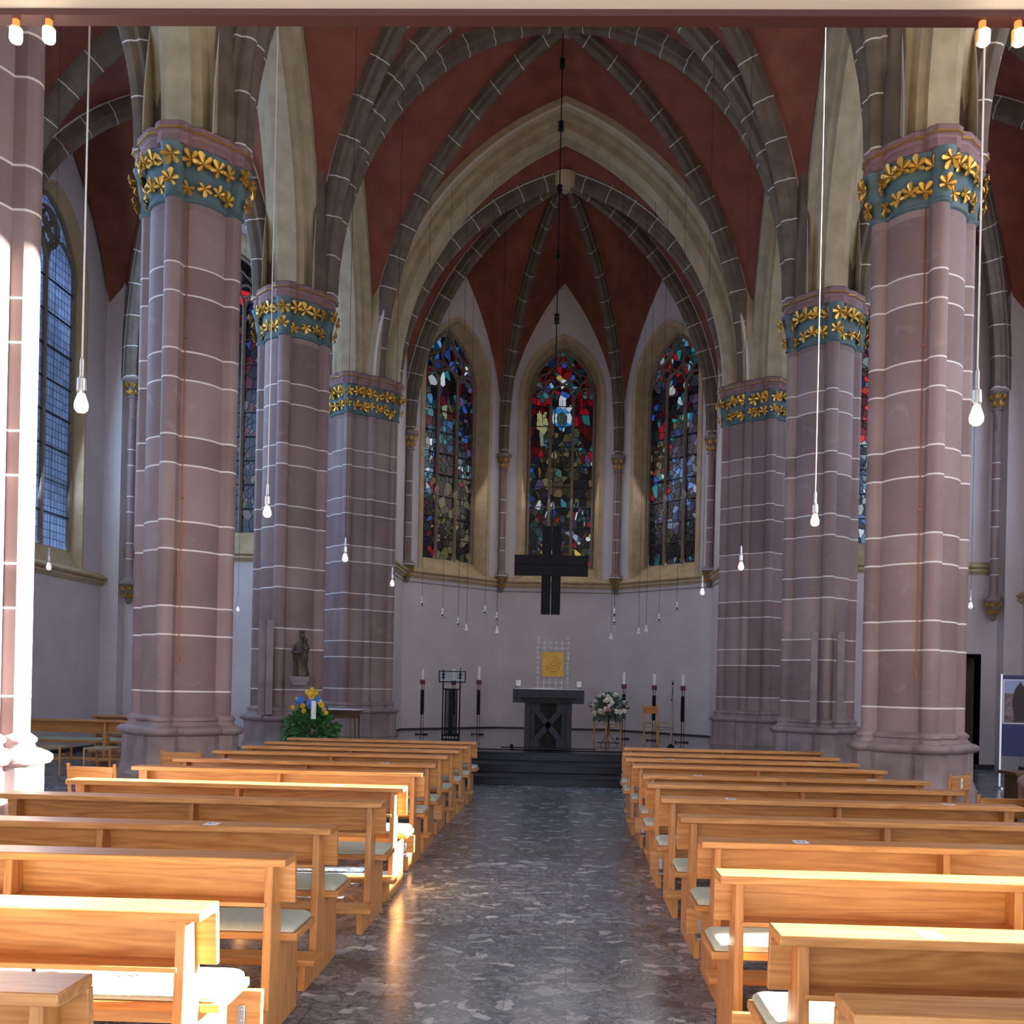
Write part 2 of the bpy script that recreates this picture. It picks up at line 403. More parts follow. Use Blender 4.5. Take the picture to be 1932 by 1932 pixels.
def capital(par, core=.47, c=(0, 0), arc=None, dense=1.0, sr=.108):
    sc = core + .035
    bell = MB(); rr = []
    for z, o in ((7.20, .012), (7.215, .032), (7.24, .032), (7.255, .015), (7.32, .02), (7.45, .035), (7.6, .06), (7.72, .095), (7.79, .12)):
        rr.append(ringat(plan(o, core, sr, sc), z, c))
    bell.rings(rr); b = bell.build('capital', m_teal, par, ang=40)
    ab = MB(); k = (core + .20) / .68 * .90; rr = []
    for z, s in ((7.785, .93), (7.80, 1.0), (7.86, 1.01), (7.90, .985), (7.93, 1.0), (7.95, 1.05), (8.02, 1.06), (8.05, 1.0)):
        rr.append(ringat(poly16(k * s), z, c))
    ab.rings(rr); ab.build('abacus', m_pink, par)
    gl = MB(); gl.rings([ringat(poly16(k * 1.065), z, c) for z in (7.945, 7.962)]); gl.build('gilt_line', m_gold, par)
    rnd = random.Random(int(core * 100) + 3)
    fo = MB()
    for row, (z, off, n_, s) in enumerate(((7.37, .05, 20, .105), (7.645, .10, 23, .118))):
        n_ = int(n_ * dense)
        for i in range(n_):
            t = 2 * pi * (i + .5 * row + rnd.uniform(-.12, .12)) / n_
            pl = plan(off, core, sr, sc); q = pl[int(t / (2 * pi) * len(pl)) % len(pl)]; r_ = math.hypot(*q)
            P = Vector((c[0] + r_ * math.cos(t), c[1] + r_ * math.sin(t), z + rnd.uniform(-.02, .02)))
            Nn = Vector((math.cos(t), math.sin(t), -.25)).normalized(); T = Vector((-math.sin(t), math.cos(t), 0)); U = Nn.cross(T) * 1
            if U.z < 0: U = -U
            leaf_geo(fo, P, T, U, Nn, s * rnd.uniform(.85, 1.15), rnd.uniform(-.7, .7) + (pi if rnd.random() < .25 else 0))
            B = P - Nn * .03
            fo.tube([B, B + T * rnd.uniform(-.04, .04) - U * .06 - Nn * .01, B - U * .14 - Nn * .03], .007, 5)
    fo.build('gilded_foliage', m_gold, par, ang=20)

def pier_parts(par, core=.47, c=(0, 0), z_top=7.205, plinth=True, sr=.108):
    sc = core + .035; k = (core + .19) / .66
    mb = MB(); rr = []
    for z in (1.13, 1.3, 3, 5, z_top): rr.append(ringat(plan(0, core, sr, sc), z, c))
    mb.rings(rr); mb.build('shaft', m_pier, par, ang=25)
    if plinth:
        b = MB(); b.rings([ringat(poly16(.98 * k), 0, c), ringat(poly16(.98 * k), .44, c), ringat(poly16(.95 * k), .47, c), ringat(poly16(.92 * k), .53, c), ringat(poly16(.90 * k), .56, c), ringat(poly16(.90 * k), .90, c)])
        b.build('plinth', m_plinth, par)
        b = MB(); rr = []
        for z, s in ((.895, .90), (.91, .955), (.94, .985), (.975, .98), (1.0, .93), (1.01, .87)): rr.append(ringat(poly16(s * k), z, c))
        b.rings(rr)
        rr = []
        for z, o in ((1.0, .075), (1.02, .07), (1.035, .045), (1.06, .035), (1.075, .055), (1.10, .055), (1.12, .03), (1.14, .0)): rr.append(ringat(plan(o, core, sr, sc), z, c))
        b.rings(rr); b.build('base_moulding', m_plinth, par, ang=50)

pl_names = {
    ('L', 7.2): 'sunlit red sandstone pillar at the left edge, whitened by sun, nearest the camera',
    ('R', 7.2): 'red sandstone pillar just off the right edge beside the nearest right pews',
    ('L', 11.6): 'tall left pillar with thin copper pipe and blue capital with gold leaves',
    ('R', 11.6): 'tall right pillar with large blue capital and gold leaves, nearest on that side',
    ('L', 16.0): 'red sandstone pillar on the left carrying the madonna statue',
    ('R', 16.0): 'red sandstone pillar on the right with two slim loudspeaker columns'}
proto = thing('stone_pillar', pl_names[('L', 11.6)], 'pillar', (-PX, 11.6, 0), group='nave pillars')
pier_parts(proto); capital(proto)
for (sd, y), lb in pl_names.items():
    if (sd, y) == ('L', 11.6): continue
    c = copy_tree(proto); c.location = (PX if sd == 'R' else -PX, y, 0); c['label'] = lb
for y in PY[:3]:
    for sx in (-1, 1):
        c = copy_tree(proto); c.location = (sx * PX, y, 0)
        c['label'] = 'red sandstone nave pillar in the rear of the church behind the camera'
# copper pipe parts on the two front pillars
for sx, y in ((-1, 11.6), (1, 11.6)):
    P = MB(); x = sx * PX + (-.0 if sx < 0 else 0)
    a = R(-90 + 17) if sx < 0 else R(-90 - 17)
    px_, py_ = .485 * math.cos(a), .485 * math.sin(a)
    P.tube([(px_, py_, 1.75), (px_, py_, 7.2)], .006, 6)
    for z in (1.8, 3.7, 5.6): P.box(px_ - .014, px_ + .014, py_ - .012, py_ + .012, z, z + .02)
    o = P.build('copper_pipe', m_copper)
    for q in COL.objects:
        if q.name.startswith('stone_pillar') and abs(q.location.y - y) < .01 and q.location.x * sx > 0 and q.parent is None: o.parent = q
# chancel responds: stepped cluster
for sx, sd in ((-1, 'left'), (1, 'right')):
    t = thing('chancel_pier', 'clustered red sandstone pier carrying the %s side of the chancel arch, gilded capital' % sd, 'pillar', (0, 0, 0), group='chancel arch piers')
    for c, co, s_ in (((sx * 4.42, 20.42), .45, .105), ((sx * 4.0, 20.62), .37, .095)):
        pier_parts(t, co, c, sr=s_); capital(t, co, c, sr=s_)

# ------------------------------------------------------------------ arcs
def arc(P, Q, n=14):
    """pointed half arch from springer P (vertical tangent) to apex Q"""
    P = Vector(P); Q = Vector(Q); h = Q.z - P.z; dv = Vector((Q.x - P.x, Q.y - P.y, 0)); d = dv.length; u = dv / d
    r = (d * d + h * h) / (2 * d); r = max(r, h)
    a1 = math.asin(min(1, h / r)); d_end = r - r * math.cos(a1)
    out = []; fr = []
    for i in range(n + 1):
        a = a1 * i / n; run = (r - r * math.cos(a)) * (d / d_end)
        out.append(P + u * run + Vector((0, 0, r * math.sin(a))))
        nn = -(u * math.cos(a) * 1.0 - Vector((0, 0, math.sin(a))))  # outward radial
        bb = Vector((-u.y, u.x, 0))
        nn.normalize()
        if i == n: nn = Vector((0, 0, 1 / max(.3, nn.z)))
        fr.append((nn, bb))
    return out, fr
RIBP = [(-.12, .62), (-.15, .34), (-.15, .16), (-.10, .13), (-.085, .06), (-.05, .02), (0, 0), (.05, .02), (.085, .06), (.10, .13), (.15, .16), (.15, .34), (.12, .62)]
def scaleprof(p, sx, sy): return [(a * sx, b * sy) for a, b in p]
def rib(par, P, Q, prof=RIBP, mat=None, name='vault_rib', n=16, off=.30):
    pts, fr = arc(P, Q, n)
    pts = [p - f[0] * off for p, f in zip(pts, fr)]     # intrados hangs below the web
    m = MB(); m.sweep(pts, fr, prof); return m.build(name, mat or m_rib, par, ang=28)
def ruled(mb, A, B, k=6):
    n = len(A); vs = []
    for a, b in zip(A, B):
        for j in range(k + 1): vs.append(a.lerp(b, j / k))
    fs = [(i * (k + 1) + j, i * (k + 1) + j + 1, (i + 1) * (k + 1) + j + 1, (i + 1) * (k + 1) + j) for i in range(n - 1) for j in range(k)]
    mb.add(vs, fs)
def vault(par, x0, x1, y0, y1, zs, zb, zx, zy, ribs=True, webm=None, tr=(True, True), rz=1.0):
    """quadripartite bay. zx apex of side arches lying along Y (at x0/x1): list of two, zy apex of cross arches"""
    web = MB(); cxm, cym = (x0 + x1) / 2, (y0 + y1) / 2; boss = (cxm, cym, zb)
    cs = [(x0, y0), (x1, y0), (x1, y1), (x0, y1)]
    for i, (x, y) in enumerate(cs):
        P = (x, y, zs); D, _ = arc(P, boss)
        sx_ = arc(P, (x, cym, zx[0] if x == x0 else zx[1]))[0]
        sy_ = arc(P, (cxm, y, zy if not isinstance(zy, tuple) else (zy[0] if y == y0 else zy[1])))[0]
        ruled(web, D, sx_); ruled(web, D, sy_)
        if ribs: rib(par, (x - math.copysign(.55, x), y - .35, zs) if abs(x) > 9 and y > 20 else P, boss, scaleprof(RIBP, rz, 1))
    web.build('vault_web', m_web, par, ang=50)
    if ribs:
        m = MB(); m.lathe([(.02, -.32), (.10, -.33), (.13, -.30), (.2, -.30), (.26, -.24), (.28, -.16), (.28, 0), (.02, 0)], (cxm, cym, zb), 20); m.build('vault_boss', m_trac, par)
NX = 4.02
ceil = thing('ceiling', None, None, kind='structure')
for i in range(3, 6):
    vault(ceil, -NX, NX, PY[i], PY[i + 1], ZC, 14.35, (12.6, 12.6), (14.25, 14.25 if i < 5 else 14.0))
for y in PY[3:6]:
    for sx in (-1, 1): rib(ceil, (sx * NX, y, ZC), (0, y, 14.25), scaleprof(RIBP, 1.25, 1.1))
# aisle vaults
ceil2 = {}
for sx, nm in ((-1, 'left'), (1, 'right')):
    cl = thing('ceiling', None, None, kind='structure'); ceil2[sx] = cl
    xa, xb = sorted((sx * 4.88, sx * (WX - .05)))
    for i in range(3, 6):
        vault(cl, xa, xb, PY[i], PY[i + 1] - (.0 if i < 5 else -.15), ZC - .1, 12.9, (12.3, 12.3), 12.7)
    for y in PY[4:6]:
        rib(cl, (xa, y, ZC - .1), ((xa + xb) / 2, y, 12.7), scaleprof(RIBP, 1.25, 1.1)); rib(cl, (xb, y, ZC - .1), ((xa + xb) / 2, y, 12.7), scaleprof(RIBP, 1.25, 1.1))
# arcade arches
ARP = [(-.42, .95), (-.42, .30), (-.36, .24), (-.30, .22), (-.25, .10), (-.17, .07), (-.15, 0), (.15, 0), (.17, .07), (.25, .10), (.30, .22), (.36, .24), (.42, .30), (.42, .95)]
for i in range(2, 6):
    for sx, sd in ((-1, 'left'), (1, 'right')):
        wh = {2: 'nearest the camera', 3: 'second from the camera', 4: 'springing between the two front pillars', 5: 'next to the chancel arch'}[i]
        t = thing('arcade_arch', 'pale cream stone arcade arch on the %s side, %s' % (sd, wh), 'arch', group='nave arcade arches')
        m = MB(); fr_ = [(b_, -.452 + n_) for b_, n_ in ARP[1:-1]]; bk_ = [(-b_, .452 - n_) for b_, n_ in ARP[1:-1]] if i < 5 else [(.42, .2), (-.42, .2)]
        m.prism([(sx * PX + p_, PY[i + 1] + q_) for p_, q_ in fr_ + bk_], XY, ZC - .02, 9.5); m.build('springer_block', m_arch, t, ang=24)
        if i < 5: m = MB(); m.prism([(sx * 4.06, PY[i + 1] - .36), (sx * 3.93, PY[i + 1] - .30), (sx * 3.86, PY[i + 1] - .15), (sx * 3.86, PY[i + 1] + .15), (sx * 3.93, PY[i + 1] + .30), (sx * 4.06, PY[i + 1] + .36)], XY, ZC - .02, 10.6); m.build('rib_stem', m_ribp, t)
        for a, b in ((PY[i], 1), (PY[i + 1], -1)):
            y0 = a + b * .46
            pts, fr = arc((sx * PX, y0, ZC - .04), (sx * PX, (PY[i] + PY[i + 1]) / 2, 11.9), 18)
            m = MB(); m.sweep(pts, fr, ARP); m.build('half_arch', m_arch, t, ang=24)
# chancel arch
t = thing('chancel_arch', 'great pointed cream stone arch framing the apse', 'arch')
CHP = [(-.40, 1.3), (-.40, .42), (-.35, .36), (-.31, .36), (-.31, .30), (-.27, .37), (-.19, .37), (-.14, .27), (-.14, .12), (-.10, .06), (-.04, 0), (.30, 0), (.30, 1.3)]
for sx in (-1, 1):
    pts, fr = arc((sx * 3.5, 20.55, ZC - .04), (0, 20.55, 13.38), 26)
    if sx > 0: fr = [(a, -b) for a, b in fr]
    # profile's first side faces the nave (-Y)
    if fr[0][1].y < 0: fr = [(a, -b) for a, b in fr]
    m = MB(); m.sweep(pts, fr, CHP); m.build('half_arch', m_arch, t, ang=24)

# ------------------------------------------------------------------ apse
APX = [(-3.74, 20.75), (-3.74, 23.1), (-1.55, 25.3), (1.55, 25.3), (3.74, 23.1), (3.74, 20.75)]
apc = thing('ceiling', None, None, kind='structure')
BO = Vector((0, 21.6, 13.12)); ZA = 7.75
web = MB()
for i in range(5):
    A = Vector((*APX[i], ZA)); B = Vector((*APX[i + 1], ZA)); M_ = (A + B) / 2; M_.z = 12.25 if 0 < i < 4 else 12.0
    ruled(web, arc(A, BO)[0], arc(A, M_)[0]); ruled(web, arc(B, BO)[0], arc(B, M_)[0])
A = Vector((*APX[0], ZA)); B = Vector((*APX[5], ZA)); M_ = Vector((0, 20.75, 13.75))
ruled(web, arc(A, BO)[0], arc(A, M_)[0]); ruled(web, arc(B, BO)[0], arc(B, M_)[0])
web.build('vault_web', m_web, apc, ang=50)
for q in APX: rib(apc, (*q, ZA), BO, scaleprof(RIBP, .85, .9), n=20, off=.26)
m = MB(); m.lathe([(.02, -.34), (.1, -.35), (.13, -.31), (.22, -.31), (.27, -.25), (.29, -.15), (.29, 0), (.02, 0)], BO, 20); m.build('vault_boss', m_ochre, apc)

# ---- window machinery
def arch2d(hw, zb, zs, za, n=12):
    h = za - zs; r = (hw * hw + h * h) / (2 * hw); a1 = math.asin(min(1, h / r)); de = r - r * math.cos(a1)
    right = [(hw - (r - r * math.cos(a1 * i / n)) * hw / de, zs + r * math.sin(a1 * i / n)) for i in range(n + 1)]
    left = [(-x, z) for x, z in right[:-1]][::-1]
    return [(hw, zb)] + right + left + [(-hw, zb)]
def frm(O, U, N):
    O = Vector((O[0], O[1], 0)); U = Vector((U[0], U[1], 0)).normalized(); N = Vector((N[0], N[1], 0)).normalized()
    return lambda s, z, d=0: O + U * s + N * d + Vector((0, 0, z))
def wall(name, F, s0, s1, z0, z1, wins, mat, th=.6, outer=False):
    mb = MB(); wins = sorted(wins, key=lambda w: w[0]); s = s0
    def quad(pts):
        for d in ((0,) if not outer else (0, th)):
            mb.add([F(a, b, d) for a, b in pts], [tuple(range(len(pts)))])
    for (c, hw, zb, zs, za) in wins:
        quad([(s, z0), (c - hw, z0), (c - hw, z1), (s, z1)])
        quad([(c - hw, z0), (c + hw, z0), (c + hw, zb), (c - hw, zb)])
        ar = arch2d(hw, zb, zs, za)[1:-1]
        for p, q in zip(ar[:-1], ar[1:]): quad([(c + p[0], p[1]), (c + p[0], z1), (c + q[0], z1), (c + q[0], q[1])])
        if outer:
            o = arch2d(hw, zb, zs, za)
            for p, q in zip(o, o[1:] + o[:1]): mb.add([F(c + p[0], p[1], 0), F(c + q[0], q[1], 0), F(c + q[0], q[1], th), F(c + p[0], p[1], th)], [(0, 1, 2, 3)])
        s = c + hw
    quad([(s, z0), (s1, z0), (s1, z1), (s, z1)])
    return tag(mb.build(name, mat, flip=True), kind='structure')
def bar2d(mb, F, pts, w, d0, d1):
    L_, R_ = [], []
    for i, p in enumerate(pts):
        a = Vector(pts[max(i - 1, 0)]); b = Vector(pts[min(i + 1, len(pts) - 1)]); t = (b - a).normalized(); n = Vector((-t.y, t.x))
        L_.append(Vector(p) + n * w / 2); R_.append(Vector(p) - n * w / 2)
    vs = []
    for l, r_ in zip(L_, R_): vs += [F(l.x, l.y, d0 + .02), F((l.x + r_.x) / 2, (l.y + r_.y) / 2, d0 - .015), F(r_.x, r_.y, d0 + .02), F(r_.x, r_.y, d1), F(l.x, l.y, d1)]
    n = len(pts); fs = [(5 * i + k, 5 * i + (k + 1) % 5, 5 * i + 5 + (k + 1) % 5, 5 * i + 5 + k) for i in range(n - 1) for k in range(5)]
    fs += [(0, 1, 2, 3, 4), tuple(range(5 * n - 5, 5 * n))]
    mb.add(vs, fs)
def circ(cx, cz, r, n=18, a0=0, a1=2 * pi): return [(cx + r * math.cos(a0 + (a1 - a0) * i / n), cz + r * math.sin(a0 + (a1 - a0) * i / n)) for i in range(n + 1)]

def clip(poly, a, b, c_):
    """keep a*x+b*y<=c_"""
    out = []
    for i in range(len(poly)):
        p, q = poly[i], poly[(i + 1) % len(poly)]
        dp, dq = a * p[0] + b * p[1] - c_, a * q[0] + b * q[1] - c_
        if dp <= 0: out.append(p)
        if dp * dq < 0:
            t = dp / (dp - dq); out.append((p[0] + (q[0] - p[0]) * t, p[1] + (q[1] - p[1]) * t))
    return out
def inset_shards(region, seeds, sx, lead, colf):
    reg = [(x * sx, z) for x, z in region]; S = [(x * sx, z) for x, z in seeds]; out = []
    for i, s in enumerate(S):
        nb = sorted(S, key=lambda t: (t[0] - s[0]) ** 2 + (t[1] - s[1]) ** 2)[1:]
        pol = reg
        for t in nb:
            if math.hypot(t[0] - s[0], t[1] - s[1]) > 2 * max(math.hypot(q[0] - s[0], q[1] - s[1]) for q in pol): break
            a, b = t[0] - s[0], t[1] - s[1]
            pol = clip(pol, a, b, (t[0] ** 2 + t[1] ** 2 - s[0] ** 2 - s[1] ** 2) / 2)
            if len(pol) < 3: break
        if len(pol) < 3: continue
        P = [(x / sx, z) for x, z in pol]; cx = sum(p[0] for p in P) / len(P); cz = sum(p[1] for p in P) / len(P)
        rr = min(math.hypot(p[0] - cx, p[1] - cz) for p in P)
        k = max(.3, 1 - lead / max(rr, .01))
        out.append(([(cx + (p[0] - cx) * k, cz + (p[1] - cz) * k) for p in P], colf(cx, cz)))
    return out
def glass_obj(F, off, region, shards, mat, par, d):
    mb = MB(); mb.add([F(off + x, z, d + .02) for x, z in region], [tuple(range(len(region)))])
    cols = [(0, 0, 0)]
    for P, c in shards:
        mb.add([F(off + x, z, d) for x, z in P], [tuple(range(len(P)))]); cols.append(c)
    o = mb.build('stained_glass' if mat is m_gl_apse else 'leaded_glass', mat, par, flip=True)
    ca = o.data.color_attributes.new('Col', 'FLOAT_COLOR', 'CORNER')
    for p in o.data.polygons:
        c = cols[p.index]
        for li in p.loop_indices: ca.data[li].color = (c[0], c[1], c[2], 1)
    return o

RED = (.30, .004, .012); BRED = (.8, .02, .03); DRED = (.10, .002, .006); BLU = (.03, .09, .42); LBLU = (.12, .42, .62); TEAL = (.02, .22, .25)
WHT = (.72, .85, .95); OLV = (.10, .10, .035); KHA = (.17, .14, .07); BLK = (.006, .006, .012); PUR = (.09, .06, .18); YEL = (.55, .42, .05); SKIN = (.22, .28, .15); PALE = (.28, .33, .5)
def pick(rnd, opts):
    t = rnd.random() * sum(w for _, w in opts)
    for c, w in opts:
        t -= w
        if t <= 0: break
    k = rnd.choice((.05, .1, .22, .45, .8, 1.3)) * rnd.uniform(.8, 1.2); return tuple(x * k for x in c)
def design_center(rnd):
    def f(x, z):
        if abs(x) < .05 and 9.05 < z < 9.75: return WHT
        if math.hypot(x, (z - 9.85)) < .12: return (.6, .45, .08)
        if z > 9.35: return pick(rnd, [(DRED, 3), (RED, 2), (TEAL, 2), (WHT, 1.2), (BLU, 1), (LBLU, 1)])
        if math.hypot(x, z - 8.8) < .29:
            if math.hypot(x / .12, (z - 8.75) / .19) < 1: return SKIN
            return (.05, .28, .62) if rnd.random() < .75 else WHT
        if -.62 < x < -.42 and 8.35 < z < 8.95: return (.42, .42, .2)
        if abs(x) < .52 and 7.9 < z < 8.5: return pick(rnd, [(KHA, 3), ((.07, .2, .34), 2 + (x > .2) * 3), ((.12, .18, .08), 1)])
        if abs(x) < .55 and 6.8 < z <= 7.9: return pick(rnd, [(KHA, 5), (OLV, 3), ((.05, .13, .12), 1)])
        if z > 7.7: return pick(rnd, [(RED, 3), (DRED, 5), (BLK, 2), (WHT, .5), (TEAL, .8), (BLU, .5)])
        if z > 6.2: return pick(rnd, [(BLK, 3), (TEAL, 2), (OLV, 2), (PUR, 2), ((.2, .13, .06), 1.5), (WHT, .4), (BLU, 1)])
        return pick(rnd, [(BLK, 3), ((.03, .1, .11), 3), (OLV, 1.5), (YEL, .5), (WHT, .6), (RED, .8), (PUR, 1), (PALE, .5)])
    return f
def design_left(rnd):
    def f(x, z):
        if z > 9.35: return pick(rnd, [(BLK, 2), (TEAL, 2), (WHT, 1), (BLU, 2), (DRED, 1.5), (LBLU, 1.5)])
        if x < -.45 and z > 6.4: return pick(rnd, [(WHT, 2), (LBLU, 3), ((.08, .25, .5), 3), (DRED, 1)])
        if math.hypot(x - .0, z - 8.6) < .25: return pick(rnd, [(RED, 2), (SKIN, 2)])
        if abs(x) < .4 and 7.6 < z < 8.4: return pick(rnd, [((.03, .12, .25), 4), (TEAL, 2), (BLK, 1)])
        if x > .3 and 6.9 < z < 7.5: return pick(rnd, [(WHT, 1), (LBLU, 2), (BLK, 2), (TEAL, 1)])
        if z < 6.9 and x > -.4: return pick(rnd, [(KHA, 5), (OLV, 3), (RED, 1), (BLK, 2), ((.2, .2, .04), 1.5)])
        return pick(rnd, [(DRED, 3), (BLK, 3), (PUR, 2), (TEAL, 1.5), (BLU, 1.5), (RED, 1)])
    return f
def design_right(rnd):
    def f(x, z):
        if z > 9.35: return pick(rnd, [(BRED, 1.5), (TEAL, 2), (WHT, 1), (BLU, 1.5), (RED, 2), (LBLU, 1.5)])
        if math.hypot((x - .15) / 1.1, z - 8.35) < .27: return pick(rnd, [((.03, .4, .42), 4), ((.3, .28, .1), 1), (WHT, .5)])
        if abs(x + z - 9.0) < .22 and x < -.1: return (.6, .62, .6)
        if x < -.2 and 7.1 < z < 7.9: return pick(rnd, [((.2, .3, .12), 2), (RED, 2), (BLK, 1), (KHA, 1)])
        if -.1 < x < .5 and 5.9 < z < 7.5: return pick(rnd, [((.1, .25, .65), 5), ((.2, .38, .72), 3), (BLK, .5)])
        if z < 5.9: return pick(rnd, [(TEAL, 2), (BLK, 3), (PUR, 2), (OLV, 1), (PALE, 1)])
        if x > .4: return pick(rnd, [(PALE, 2), (PUR, 2), (BLU, 2), (BLK, 2)])
        return pick(rnd, [(BLK, 3), (RED, 2), (BLU, 1.5), (TEAL, 2), (WHT, .6), (PUR, 1)])
    return f
def design_eastl(rnd):
    def f(x, z):
        if z > 9.6: return pick(rnd, [(BLK, 5), (BLU, 1.5), (BRED, 1), (WHT, .4)])
        return pick(rnd, [(DRED, 5), (BLK, 5), (BLU, 1), (RED, 1), ((.1, .08, .1), 3), (OLV, 1)])
    return f
def design_eastr(rnd):
    def f(x, z):
        if z > 9.4: return pick(rnd, [(BLK, 3), (BLU, 2), (BRED, 2), ((.5, .2, .25), 1), (WHT, .6)])
        if 8.7 < z < 9.3: return pick(rnd, [((.35, .12, .2), 3), (WHT, 1), (DRED, 2)])
        if 7.0 < z <= 8.2: return pick(rnd, [((1.0, .05, .03), 6), ((.6, .02, .02), 2), (BLK, .5)])
        if z <= 7.0: return pick(rnd, [((.12, .35, .6), 4), (WHT, 2), ((.05, .15, .4), 2), (BLK, .5)])
        return pick(rnd, [(BLU, 2), ((.5, .25, .12), 1), (BRED, 2), (WHT, .5)])
    return f

